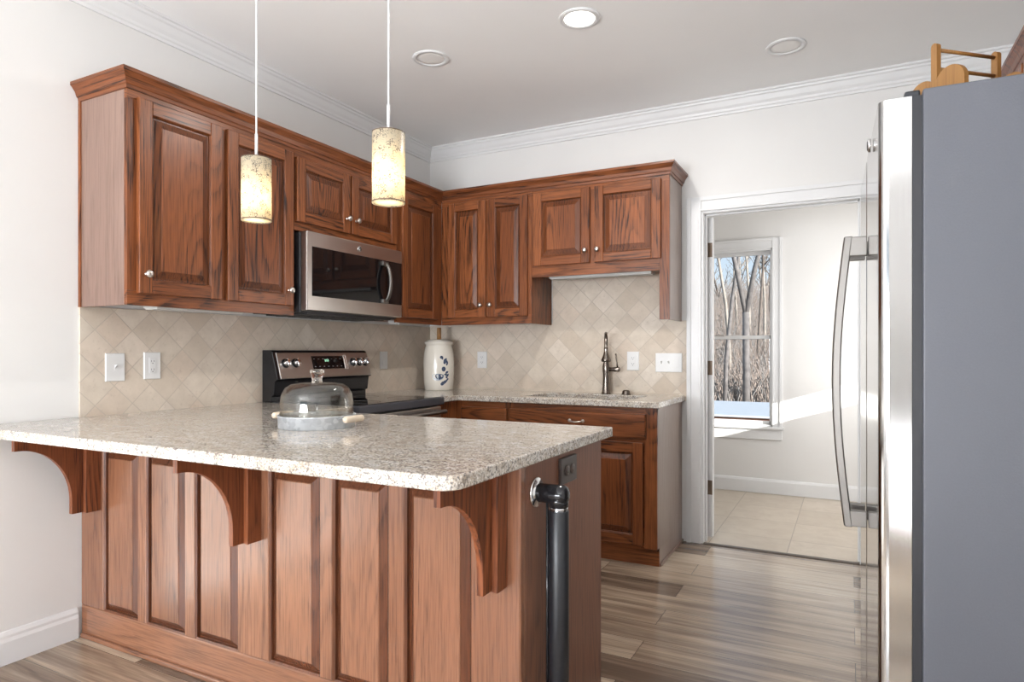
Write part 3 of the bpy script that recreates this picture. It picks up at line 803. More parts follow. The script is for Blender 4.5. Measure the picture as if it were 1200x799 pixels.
o = obj('countertop', mb, granite_m, at=(1.05, -2.4, 0.8795), bevel=0.0055, seg=3, angle=50)
tagp(o, 'large speckled beige granite breakfast-bar top on the peninsula', 'countertop')
# sink run: a slab with the sink cut-out
SX0, SX1, SY0, SY1 = 1.05, 1.74, -0.515, -0.135
bm = bmesh.new()
outer = [(0.0105, -0.832), (0.655, -0.832), (0.655, -0.632), (1.937, -0.632), (1.937, -0.0105), (0.0105, -0.0105)]
hole = [(SX0, SY0), (SX1, SY0), (SX1, SY1), (SX0, SY1)]
hole = rounded(hole, {0, 1, 2, 3}, 0.05, 5)
def loop(pts, z):
    vs = [bm.verts.new((x, y, z)) for x, y in pts]
    es = [bm.edges.new((vs[i], vs[(i+1) % len(vs)])) for i in range(len(vs))]
    return vs, es
v1, e1 = loop(outer, ZTOP); v2, e2 = loop(hole, ZTOP)
bmesh.ops.triangle_fill(bm, use_beauty=True, edges=e1+e2)
top = list(bm.faces)
r = bmesh.ops.extrude_face_region(bm, geom=top)
bmesh.ops.translate(bm, vec=(0, 0, -0.0345), verts=[g for g in r['geom'] if isinstance(g, bmesh.types.BMVert)])
bmesh.ops.recalc_face_normals(bm, faces=bm.faces)
off = Vector((0.97, -0.35, 0.8795))
bmesh.ops.translate(bm, vec=-off, verts=bm.verts)
me = bpy.data.meshes.new('countertop'); bm.to_mesh(me); bm.free(); me.materials.append(granite_m)
o = bpy.data.objects.new('countertop', me); COL.objects.link(o); o.location = off
m = o.modifiers.new('bevel', 'BEVEL'); m.width = 0.005; m.segments = 3; m.limit_method = 'ANGLE'; m.angle_limit = radians(50)
tagp(o, 'granite worktop along the back wall holding the sink', 'countertop')
# sink
mb = MB(); w = 0.003
x0, x1, y0, y1 = SX0-0.006, SX1+0.006, SY0-0.006, SY1+0.006
mb.box(x0, x1, y0, y1, 0.700, 0.703); mb.box(x0, x0+w, y0, y1, 0.70, 0.879); mb.box(x1-w, x1, y0, y1, 0.70, 0.879)
mb.box(x0, x1, y0, y0+w, 0.70, 0.879); mb.box(x0, x1, y1-w, y1, 0.70, 0.879)
t = thing('sink', 'undermount sink basin set in the back granite worktop', 'sink', ((x0+x1)/2, (y0+y1)/2, 0.70), 0)
obj('basin', mb, steel_y, t, 0.001)
mb = MB(); mb.lathe([(0.0, 0.0), (0.03, 0.0), (0.042, 0.003), (0.045, 0.004), (0.045, 0.0)], ((x0+x1)/2, (y0+y1)/2, 0.703), (0,0,1), 24); obj('drain', mb, chrome_m, t)

# faucet
FXc, FYc = 1.442, -0.082
t = thing('faucet', 'tall pewter pull-down kitchen faucet with side lever', 'faucet', (FXc, FYc, ZTOP), 0)
mb = MB(); mb.lathe([(0.030, 0.0), (0.030, 0.006), (0.027, 0.012), (0.025, 0.030), (0.0225, 0.055), (0.021, 0.09), (0.0205, 0.13), (0.024, 0.150), (0.024, 0.175), (0.020, 0.195), (0.0165, 0.215), (0.018, 0.222), (0.018, 0.232), (0.0135, 0.24), (0.0125, 0.27)], (FXc, FYc, ZTOP), (0,0,1), 28)
obj('faucet_body', mb, darknickel_m, t)
fdx, fdy = 0.33, -0.944
pts = [(FXc, FYc, ZTOP+0.26)]
zc = ZTOP+0.305; R = 0.085
pts.append((FXc, FYc, zc))
for k in range(1, 13):
    a = pi - pi*k/12; q_ = R + R*cos(a); pts.append((FXc + fdx*q_, FYc + fdy*q_, zc + R*sin(a)))
pts.append((FXc+fdx*2*R, FYc+fdy*2*R, zc-0.01))
mb = MB(); mb.tube(pts, 0.0115, 14); obj('spout', mb, darknickel_m, t)
mb = MB(); mb.lathe([(0.0125, 0.0), (0.0135, -0.010), (0.0125, -0.016), (0.014, -0.03), (0.020, -0.052), (0.029, -0.072), (0.031, -0.078), (0.030, -0.086), (0.024, -0.090), (0.0, -0.090)], (FXc+fdx*2*R, FYc+fdy*2*R, zc-0.005), (0,0,1), 28)
obj('spray_head', mb, darknickel_m, t)
mb = MB(); mb.lathe([(0.013, 0.0), (0.014, 0.03), (0.0165, 0.045), (0.0165, 0.072), (0.012, 0.078), (0, 0.078)], (FXc+0.015, FYc, ZTOP+0.160), (1,0,0), 20)
mb.tube([(FXc+0.078, FYc, ZTOP+0.172), (FXc+0.074, FYc-0.003, ZTOP+0.21), (FXc+0.068, FYc-0.006, ZTOP+0.262)], [0.0055, 0.0045, 0.0055], 10)
obj('lever', mb, darknickel_m, t)
mb = MB(); mb.lathe([(0.030, 0), (0.030, 0.004), (0.026, 0.010), (0.024, 0.022), (0.018, 0.029), (0.0, 0.031)], (1.583, -0.10, ZTOP), (0,0,1), 24)
o = obj('sink_button', mb, darknickel_m, at=(1.583, -0.10, ZTOP)); tagp(o, 'small round pewter cap on the worktop right of the faucet', 'sink fitting')

# ------------------------------------------------------------------ microwave
MY0, MY1, MZ0, MZ1, MX = -1.664, -0.874, 1.386, 1.806, 0.398
t = thing('microwave', 'stainless over-the-range microwave with dark glass door', 'microwave', (0.2, (MY0+MY1)/2, MZ0), 0)
mb = MB(); mb.box(0.004, 0.352, MY0, MY1, MZ0+0.004, MZ1-0.002); obj('body', mb, blackmat_m, t, 0.003)
mb = MB(); mb.box(0.353, MX, MY0, MY1, MZ0+0.012, MZ1); d = obj('door', mb, steel_y, t, 0.006, seg=3)
mb = MB(); mb.box(MX-0.002, MX+0.002, MY0+0.035, MY1-0.006, MZ0+0.088, MZ1-0.076); obj('window', mb, glass_black, d, 0.001)
mb = MB()
hy = MY1-0.200
P = []
for k in range(15):
    a = k/14; z = MZ0+0.10+a*0.225; P.append((MX+0.012+0.038*sin(pi*a)**0.6 if 0 < a < 1 else MX+0.012, hy+0.03, z))
mb.tube(P, 0.014, 12, flat=0.6)
mb.box(MX, MX+0.020, hy-0.006, hy+0.046, MZ0+0.088, MZ0+0.112); mb.box(MX, MX+0.020, hy-0.006, hy+0.046, MZ0+0.31, MZ0+0.334)
obj('handle', mb, steel_handle, d, 0.003)
mb = MB(); mb.lathe([(0.0, 0.0), (0.016, 0.0), (0.016, 0.002), (0.0, 0.002)], (MX, -1.265, 1.766), (1,0,0), 24)
em = obj('emblem', mb, chrome_m, d)
mb = MB(); mb.tube([(MX+0.0025, -1.265+0.011*cos(a), 1.766+0.011*sin(a)) for a in [2*pi*k/20 for k in range(21)]], 0.0012, 6)
mb.tube([(MX+0.0025, -1.265-0.005+0.0025*cos(a), 1.766+0.003*sin(a)) for a in [0.6+1.7*pi*k/12 for k in range(13)]], 0.0009, 6)
mb.tube([(MX+0.0025, -1.265+0.003+0.0025*cos(a), 1.766+0.003*sin(a)) for a in [0.6+1.5*pi*k/12 for k in range(13)]], 0.0009, 6)
obj('emblem_monogram', mb, slot_m, d)
mb = MB(); mb.box(0.05, 0.35, MY0+0.05, MY1-0.05, MZ0-0.004, MZ0+0.006)
for k in range(8): mb.box(0.08, 0.30, MY0+0.09+k*0.085, MY0+0.14+k*0.085, MZ0-0.007, MZ0)
obj('vent_grille', mb, blackmat_m, t)

# ------------------------------------------------------------------ range
RY0, RY1 = -1.608, -0.840
t = thing('range', 'freestanding stainless and black electric range under the microwave', 'stove', (0.35, (RY0+RY1)/2, 0), 0)
mb = MB(); mb.box(0.020, 0.640, RY0+0.002, RY1-0.002, 0.03, 0.870); obj('body', mb, blackmat_m, t, 0.004)
for a in (0.07, 0.58):
    for b in (RY0+0.06, RY1-0.06):
        mb = MB(); mb.lathe([(0.018, 0), (0.018, 0.034)], (a, b, 0.0), (0,0,1), 12); obj('foot', mb, blackmat_m, t)
mb = MB(); mb.box(0.085, 0.690, RY0, RY1, 0.871, 0.916); obj('cooktop_frame', mb, navy_black_m, t, 0.006, seg=3)
mb = MB(); mb.box(0.10, 0.672, RY0+0.012, RY1-0.012, 0.914, 0.9185)
ck = obj('cooktop_glass', mb, glass_black, t, 0.002)
ringm = plain('burner_ring_grey', (0.10, 0.10, 0.105), 0.2)
for bx, by, br in ((0.26, RY0+0.20, 0.08), (0.26, RY1-0.20, 0.075), (0.53, RY0+0.20, 0.105), (0.53, RY1-0.20, 0.09)):
    mb = MB(); mb.lathe([(br-0.003, 0.0), (br-0.003, 0.0004), (br, 0.0004), (br, 0.0)], (bx, by, 0.9186), (0,0,1), 40, close=True); obj('burner_ring', mb, ringm, ck)
mb = MB(); mb.box(0.645, 0.672, RY0+0.01, RY1-0.01, 0.27, 0.862); od = obj('oven_door', mb, steel_y, t, 0.006)
mb = MB(); mb.box(0.671, 0.674, RY0+0.10, RY1-0.10, 0.40, 0.70); obj('oven_window', mb, glass_black, od)
mb = MB(); mb.tube([(0.725, RY0+0.04+(RY1-RY0-0.08)*k/8, 0.835) for k in range(9)], 0.0135, 12)
mb.box(0.670, 0.725, RY0+0.06, RY0+0.085, 0.826, 0.844); mb.box(0.670, 0.725, RY1-0.085, RY1-0.06, 0.826, 0.844); obj('oven_handle', mb, steel_handle, od, 0.002)
mb = MB(); mb.box(0.645, 0.670, RY0+0.01, RY1-0.01, 0.05, 0.262); obj('storage_drawer', mb, steel_y, t, 0.006)
# backguard
mb = MB(); mb.prism([(0.012, 0.90), (0.085, 0.90), (0.085, 0.945), (0.100, 0.952), (0.110, 1.030), (0.130, 1.036), (0.088, 1.185), (0.075, 1.196), (0.012, 1.196)], RY0, RY1, 0, 'XZ')
bgd = obj('backguard', mb, [black_m], t, 0.004, seg=3)
# sloped control face
sl = Vector((0.088-0.130, 0, 1.185-1.036)); sl.normalize(); nn_ = Vector((sl.z, 0, -sl.x))
o0 = Vector((0.130, 0, 1.036))
Mc = Matrix(((0, sl.x, nn_.x, o0.x), (1, 0, 0, 0), (0, sl.z, nn_.z, o0.z), (0, 0, 0, 1)))
mb = MB(); mb.M = Mc; frame_box(mb, RY0+0.022, RY1-0.004, 0.004, 0.151, -0.002, 0.004, 0, 0.002)
cpn = obj('control_panel', mb, steel_y, bgd)
mb = MB(); mb.M = Mc; mb.box(-1.335, -1.075, 0.052, 0.130, 0.003, 0.0055); dsp = obj('display', mb, glass_black, cpn)
for k in range(3):
    mb = MB(); mb.M = Mc; mb.box(-1.232+k*0.012, -1.225+k*0.012, 0.096, 0.110, 0.0054, 0.0060); obj('clock_digit', mb, green_m, dsp)
print_m = plain('grey_print', (0.35, 0.35, 0.36), 0.4)
for r_ in range(2):
    for k in range(7):
        mb = MB(); mb.M = Mc; mb.box(-1.322+k*0.036, -1.312+k*0.036, 0.066+r_*0.045, 0.0685+r_*0.045, 0.0054, 0.0059); obj('button_mark', mb, print_m, dsp)
mb = MB(); mb.M = Mc; mb.box(-1.066, -1.058, 0.048, 0.135, 0.003, 0.007); mb.box(-1.050, -1.045, 0.048, 0.135, 0.003, 0.006); obj('chrome_strip', mb, chrome_m, cpn)
for ky in (-1.535, -1.462, -0.992, -0.935, -0.880):
    mb = MB(); mb.M = Mc
    mb.lathe([(0.026, 0.003), (0.026, 0.006), (0.0, 0.006)], (ky, 0.090, 0), (0,0,1), 24, 1)
    mb.lathe([(0.021, 0.006), (0.021, 0.022), (0.0185, 0.028), (0.0, 0.028)], (ky, 0.090, 0), (0,0,1), 24, 0)
    mb.box(ky-0.0045, ky+0.0045, 0.070, 0.110, 0.026, 0.034, 0)
    obj('control_knob', mb, [chrome_m, blackmat_m], cpn)

# ------------------------------------------------------------------ things on the counters
# stoneware churn
t = thing('butter_churn', 'tall cream stoneware churn with blue floral pattern in the corner', 'crock', (0.207, -0.185, ZTOP), 0)
cx, cy = 0.207, -0.185
cprof_ = [(0.098, 0.0), (0.102, 0.004), (0.107, 0.06), (0.1105, 0.13), (0.111, 0.20), (0.107, 0.26), (0.099, 0.300), (0.094, 0.315), (0.094, 0.325), (0.101, 0.330), (0.103, 0.340), (0.100, 0.348), (0.092, 0.350), (0.088, 0.344), (0.0, 0.340)]
mb = MB(); mb.lathe([(0.0, 0.0)] + cprof_, (cx, cy, ZTOP), (0,0,1), 48); cr = obj('crock', mb, crock_m, t)
mb = MB(); mb.lathe([(0.0, 0.341), (0.086, 0.341), (0.086, 0.352), (0.078, 0.358), (0.04, 0.364), (0.0, 0.365)], (cx, cy, ZTOP), (0,0,1), 36); obj('lid', mb, crock_m, t)
mb = MB(); mb.lathe([(0.016, 0.35), (0.016, 0.43), (0.015, 0.449), (0.0, 0.4495)], (cx+0.002, cy, ZTOP), (0,0,1), 16); obj('dasher_stick', mb, dash_m, t)
def rad_at(z):
    for (r0, z0_), (r1, z1_) in zip(cprof_, cprof_[1:]):
        if z0_ <= z <= z1_ and z1_ > z0_: return r0+(r1-r0)*(z-z0_)/(z1_-z0_)
    return 0.1
th0 = math.atan2(-4.1104-cy, 2.8487-cx)
def decal(mb, du, z, a, b, rot=0, shape='leaf', mi=0):
    n = 16; pts = []; a *= 1.22; b *= 1.22
    for k in range(n):
        q = 2*pi*k/n; ca, sa = cos(q), sin(q)
        if shape == 'leaf': x, y = a*ca, b*sa*(1-0.55*ca*ca)
        elif shape == 'bowl': x, y = a*ca, (b*sa if sa < 0 else b*0.35*sa)
        else: x, y = a*ca, b*sa
        pts.append((x*cos(rot)-y*sin(rot), x*sin(rot)+y*cos(rot)))
    pts = [(0, 0)] + pts
    vs = []
    for x, y in pts:
        zz = z+y; r = rad_at(zz)+0.0006; tt = th0+(du+x)/r
        vs.append((cx+r*cos(tt), cy+r*sin(tt), ZTOP+zz))
    mb.add(vs, [(0, 1+k, 1+(k+1) % n) for k in range(n)], mi)
mb = MB()
decal(mb, -0.005, 0.106, 0.036, 0.030, 0, 'bowl', 1)
decal(mb, 0.004, 0.106, 0.025, 0.024, 0, 'bowl', 0)
decal(mb, 0.035, 0.152, 0.0125, 0.0145, 0, 'disc')
decal(mb, 0.018, 0.236, 0.010, 0.009, 0.5); decal(mb, 0.024, 0.232, 0.007, 0.012, 0.2)
for du, z, a, b, r_ in ((0.045, 0.215, 0.012, 0.008, 0.7), (0.056, 0.205, 0.014, 0.008, -0.6), (0.041, 0.196, 0.010, 0.007, -0.9), (0.062, 0.190, 0.013, 0.006, 1.2), (0.053, 0.220, 0.009, 0.006, 1.3),
                      (0.060, 0.128, 0.012, 0.007, 0.5), (0.052, 0.112, 0.013, 0.006, -0.2), (0.066, 0.107, 0.012, 0.007, 0.9), (0.058, 0.092, 0.010, 0.006, -0.7),
                      (0.030, 0.052, 0.014, 0.010, 0.3), (0.044, 0.060, 0.012, 0.009, 0.9), (0.022, 0.044, 0.010, 0.008, -0.4), (0.058, 0.070, 0.011, 0.006, 1.0), (0.066, 0.078, 0.009, 0.005, 0.5)):
    decal(mb, du, z, a, b, r_)
o = obj('floral_decoration', mb, [cobalt_m, cobalt_lt], cr)

# galvanised tray and glass dome
kx, ky = 1.131, -2.346
t = thing('cake_stand', 'round galvanised metal tray with pale wooden side handles', 'cake stand', (kx, ky, ZTOP), 0)
mb = MB(); mb.lathe([(0.0, 0.0), (0.132, 0.0), (0.1345, 0.002), (0.1355, 0.040), (0.1375, 0.042), (0.1375, 0.045), (0.1340, 0.045), (0.1325, 0.010), (0.0, 0.008)], (kx, ky, ZTOP), (0,0,1), 56)
obj('tray', mb, galv_m, t)
for sgn in (1, -1):
    mb = MB(); hx = kx+sgn*0.172
    for oy in (-0.034, 0.034):
        mb.tube([(kx+sgn*0.131, ky+oy*0.9, ZTOP+0.036), (kx+sgn*0.15, ky+oy, ZTOP+0.040), (hx, ky+oy*1.15, ZTOP+0.036)], 0.0022, 8)
    mb.tube([(hx, ky-0.05, ZTOP+0.036), (hx, ky+0.05, ZTOP+0.036)], 0.002, 8)
    br = obj('handle_bracket', mb, galv_m, t)
    mb = MB(); mb.lathe([(0.009, -0.046), (0.0115, -0.042), (0.0125, 0.0), (0.0115, 0.042), (0.009, 0.046)], (hx, ky, ZTOP+0.036), (0,1,0), 20)
    g = obj('wooden_grip', mb, grip_m, br)
t = thing('glass_dome', 'clear glass cake dome covering the galvanised tray', 'dome', (kx, ky, ZTOP+0.0085), 0)
prof_o = [(0.127, 0.0095), (0.128, 0.03), (0.129, 0.058), (0.1285, 0.090), (0.124, 0.118), (0.112, 0.141), (0.092, 0.154), (0.06, 0.1590), (0.025, 0.160), (0.0, 0.160)]
prof_i = [(r-0.0032 if r > 0.01 else 0.0, z-(0.0 if z < 0.1 else 0.0032)) for r, z in reversed(prof_o)]
mb = MB(); mb.lathe(prof_o+prof_i, (kx, ky, ZTOP), (0,0,1), 64); mb.lathe([(0.1265, 0.0455), (0.1305, 0.0465), (0.1305, 0.0505), (0.1282, 0.0525)], (kx, ky, ZTOP), (0,0,1), 64, close=True)
obj('dome', mb, dome_m, t)
mb = MB(); mb.lathe([(0.0, 0.1602), (0.021, 0.1602), (0.0185, 0.165), (0.0175, 0.170), (0.0215, 0.186), (0.0265, 0.198), (0.0262, 0.204), (0.0235, 0.2065), (0.010, 0.2075), (0.0, 0.2075)], (kx, ky, ZTOP), (0,0,1), 14); obj('knob', mb, solidglass, t, 0.0)

# ------------------------------------------------------------------ wall plates
def plate(label, Mx, w, h, kinds, cat):
    t = thing('wall_switch' if 'switch' in cat else 'wall_outlet', label, cat, tuple(Mx.translation), 0)
    mb = MB(); mb.M = Mx; frame_box(mb, -w/2, w/2, -h/2, h/2, 0.0, 0.006, 0, 0.003); obj('cover_plate', mb, plate_m, t)
    for du, k in kinds:
        mb = MB(); mb.M = Mx
        if k == 'toggle':
            mb.box(du-0.005, du+0.005, -0.012, 0.012, 0.005, 0.0075)
            mb.add([(du-0.004, -0.004, 0.007), (du+0.004, -0.004, 0.007), (du+0.004, 0.006, 0.007), (du-0.004, 0.006, 0.007), (du-0.0035, 0.009, 0.020), (du+0.0035, 0.009, 0.020), (du+0.0035, 0.014, 0.019), (du-0.0035, 0.014, 0.019)],
                   [(0,1,2,3), (4,5,6,7), (0,1,5,4), (1,2,6,5), (2,3,7,6), (3,0,4,7)])
            obj('toggle', mb, plate_m, t, 0.0008)
        elif k == 'rocker':
            mb.add([(du-0.0165, -0.033, 0.005), (du+0.0165, -0.033, 0.005), (du+0.0165, 0.033, 0.005), (du-0.0165, 0.033, 0.005), (du-0.0165, -0.033, 0.010), (du+0.0165, -0.033, 0.010), (du+0.0165, 0.033, 0.0065), (du-0.0165, 0.033, 0.0065)],
                   [(0,1,2,3), (4,5,6,7), (0,1,5,4), (1,2,6,5), (2,3,7,6), (3,0,4,7)])
            obj('rocker', mb, plate_m, t, 0.001)
        else:
            frame_box(mb, du-0.0165, du+0.0165, -0.034, 0.034, 0.004, 0.0075, 0, 0.001)
            rc = obj('receptacle', mb, plate_m, t)
            for v in (-0.019, 0.019):
                for a, b in ((-0.0075, -0.0055), (0.0055, 0.0075)):
                    mb = MB(); mb.M = Mx; mb.box(du+a, du+b, v-0.002, v+0.006, 0.0072, 0.0078); obj('slot', mb, slot_m, rc)
                mb = MB(); mb.M = Mx; mb.lathe([(0.0024, 0.0072), (0.0024, 0.0078)], (du, v-0.008, 0), (0,0,1), 10); obj('slot', mb, slot_m, rc)
    return t
plate('white toggle switch plate on the left tile, nearest the white wall', M_left(0.0105, -2.405, 1.119), 0.084, 0.122, [(0, 'toggle')], 'light switch')
plate('white outlet on the left tile between the toggle switch and the range', M_left(0.0105, -2.236, 1.123), 0.080, 0.122, [(0, 'outlet')], 'outlet')
plate('white rocker switch plate on the left tile between range and churn', M_left(0.0105, -0.570, 1.130), 0.080, 0.120, [(0, 'rocker')], 'light switch')
plate('white outlet on the back tile just right of the churn', M_back(0.470, -0.0105, 1.130), 0.080, 0.120, [(0, 'outlet')], 'outlet')
plate('white outlet on the back tile just right of the faucet', M_back(1.602, -0.0105, 1.128), 0.080, 0.122, [(0, 'outlet')], 'outlet')
plate('wide white three-gang switch plate beside the door casing', M_back(1.834, -0.0105, 1.119), 0.168, 0.120, [(-0.046, 'toggle'), (0.0, 'toggle'), (0.046, 'rocker')], 'light switch')
# dark outlet on the peninsula end (turned sideways)
Mo = Matrix(((0,0,1,PX),(1,0,0,-2.215),(0,1,0,0.815),(0,0,0,1)))
t = thing('wall_outlet', 'dark brown outlet on the end of the peninsula', 'outlet', (PX, -2.215, 0.815), 0)
mb = MB(); mb.M = Mo; frame_box(mb, -0.064, 0.064, -0.041, 0.041, 0.0, 0.010, 0, 0.003); obj('cover_plate', mb, dark_plate_m, t)
for du in (-0.020, 0.022):
    mb = MB(); mb.M = Mo; mb.lathe([(0.0165, 0.011), (0.0165, 0.0135), (0.0, 0.0135)], (du, 0, 0), (0,0,1), 20)
    mb.box(du-0.006, du+0.006, 0.005, 0.007, 0.0132, 0.0142, 1); mb.box(du-0.005, du+0.005, -0.007, -0.005, 0.0132, 0.0142, 1)
    obj('receptacle', mb, [plain('brown_receptacle', (0.09, 0.065, 0.055), 0.35), slot_m], t)

# black sleeved pipe on the peninsula end
ppx, ppy = 2.128, -2.440
t = thing('grab_pipe', 'upright black sleeved pipe fixed to the end of the peninsula', 'pipe', (PX, ppy, 0.0), 0)
for zf in (0.786, 0.10):
    mb = MB(); mb.lathe([(0.043, 0.0), (0.043, 0.003), (0.040, 0.006), (0.024, 0.008), (0.024, 0.014)], (PX+0.0005, ppy, zf), (1,0,0), 32)
    f = obj('flange', mb, chrome_m, t); f['label'] = 'round chrome flange'
    sg = -1 if zf > 0.5 else 1
    mb = MB(); mb.lathe([(0.0245, 0.008), (0.0265, 0.012), (0.0275, 0.05), (0.0285, 0.070), (0.0280, 0.086), (0.0235, 0.095), (0.012, 0.0995), (0.0, 0.100)], (PX, ppy, zf), (1, 0, -0.02), 28)
    mb.lathe([(0.0, 0.0), (0.0275, 0.0), (0.0275, 0.033), (0.0255, 0.034), (0.0, 0.034)], (PX+0.071, ppy, zf), (0, 0, sg), 28)
    obj('elbow', mb, black_m, t)
mb = MB(); mb.lathe([(0.004, 0.13), (0.004, 0.765)], (PX+0.040, ppy-0.010, 0), (0,0,1), 10); obj('shadow_rod', mb, black_m, t)  # thin black rod in place of the shadow line beside the pipe
mb = MB(); mb.lathe([(0.024, 0.134), (0.024, 0.752)], (PX+0.071, ppy, 0), (0,0,1), 24); mb.lathe([(0.0255, 0.744), (0.0255, 0.751)], (PX+0.071, ppy, 0), (0,0,1), 24)
obj('inner_pipe', mb, chrome_m, t)
mb = MB(); mb.lathe([(0.027, 0.150), (0.0285, 0.152), (0.0285, 0.740), (0.027, 0.742)], (PX+0.071, ppy, 0), (0,0,1), 28); obj('foam_sleeve', mb, foam_m, t)

# ------------------------------------------------------------------ pendants
def pendant(x, y, label):
    t = thing('pendant_lamp', label, 'pendant lamp', (x, y, ZC), 0)
    zb, zt = 1.682, 1.916; R = 0.0545
    mb = MB(); mb.lathe([(0.0, 0.0), (0.060, 0.0), (0.060, -0.006), (0.052, -0.022), (0.012, -0.028), (0.0, -0.028)], (x, y, ZC), (0,0,1), 32); obj('ceiling_canopy', mb, white_m, t)
    mb = MB(); mb.lathe([(0.0035, 1.955), (0.0035, ZC-0.02)], (x, y, 0), (0,0,1), 10)
    mb.lathe([(0.0055, 1.925), (0.0055, 2.01), (0.0035, 2.015)], (x, y, 0), (0,0,1), 10); obj('stem', mb, white_m, t)
    mb = MB(); mb.lathe([(R-0.003, zb), (R, zb), (R, zt), (R-0.003, zt)], (x, y, 0), (0,0,1), 48, close=True); obj('shade', mb, shade_m, t)
    mb = MB(); mb.lathe([(R+0.0004, zb+0.002), (R+0.0010, zb+0.002), (R+0.0010, zb+0.0055), (R+0.0004, zb+0.0055)], (x, y, 0), (0,0,1), 48, close=True)
    mb.lathe([(0.0, zt-0.002), (R-0.0035, zt-0.002), (R-0.0035, zt+0.001), (R+0.0005, zt+0.001), (R+0.0005, zt+0.003), (0.02, zt+0.006), (0.0, zt+0.006)], (x, y, 0), (0,0,1), 48)
    obj('shade_rim', mb, bronze_m, t)
    mb = MB(); mb.lathe([(0.0, zb+0.003), (R-0.0035, zb+0.003), (R-0.0035, zb+0.006), (0.0, zb+0.006)], (x, y, 0), (0,0,1), 48); obj('diffuser', mb, diff_m, t)
    mb = MB(); mb.lathe([(0.0, 0.0), (0.018, 0.0), (0.018, -0.05), (0.014, -0.055), (0.0, -0.055)], (x, y, zt-0.002), (0,0,1), 16); obj('lamp_holder', mb, white_m, t)
    mb = MB(); mb.lathe([(0.0, -0.048), (0.013, -0.044), (0.022, -0.030), (0.026, -0.010), (0.024, 0.010), (0.014, 0.034), (0.012, 0.045)], (x, y, zt-0.100), (0,0,1), 20); obj('bulb', mb, bulb_m, t)
    l = bpy.data.lights.new('pendant_bulb_light', 'POINT'); l.energy = 1.15; l.color = (1.0, 0.85, 0.62); l.shadow_soft_size = 0.03
    lo = bpy.data.objects.new('pendant_bulb_light', l); COL.objects.link(lo); lo.parent = t; lo.location = (0, 0, zt-0.165-ZC)
pendant(0.851, -2.375, 'lit crackle-glass pendant in front of the left wall cabinet')
pendant(1.479, -2.375, 'lit crackle-glass pendant in front of the cabinet over the microwave')

# recessed ceiling lights
def downlight(x, y, label, lit):
    t = thing('recessed_light', label, 'ceiling light', (x, y, ZC), 0, None)
    mb = MB(); mb.lathe([(0.070, -0.0005), (0.096, -0.0005), (0.094, -0.006), (0.084, -0.0085), (0.072, -0.007)], (x, y, ZC), (0,0,1), 48, close=True); obj('trim_ring', mb, white_m, t)
    if lit:
        l = bpy.data.lights.new('downlight_light', 'AREA'); l.shape = 'DISK'; l.size = 0.13; l.energy = 17; l.color = (1.0, 0.97, 0.93)
        lo = bpy.data.objects.new('downlight_light', l); COL.objects.link(lo); lo.parent = t; lo.location = (0, 0, -0.012)
        mb = MB(); mb.lathe([(0.0, -0.006), (0.05, -0.006), (0.073, -0.004), (0.073, -0.001), (0.0, -0.001)], (x, y, ZC), (0,0,1), 40); obj('lens', mb, lamp_on, t)
    else:
        mb = MB(); mb.lathe([(0.0, -0.001), (0.072, -0.001), (0.072, -0.0035), (0.05, -0.0045), (0.0, -0.005)], (x, y, ZC), (0,0,1), 40); obj('lens', mb, lens_off, t)
lens_off = plain('unlit_lens', (0.88, 0.87, 0.85), 0.4)
downlight(0.894, -1.28, 'unlit round recessed light in the ceiling left of the lit one', False)
downlight(1.739, -1.302, 'glowing round recessed light in the ceiling', True)
downlight(2.563, -0.561, 'unlit round recessed light in the ceiling near the refrigerator', False)

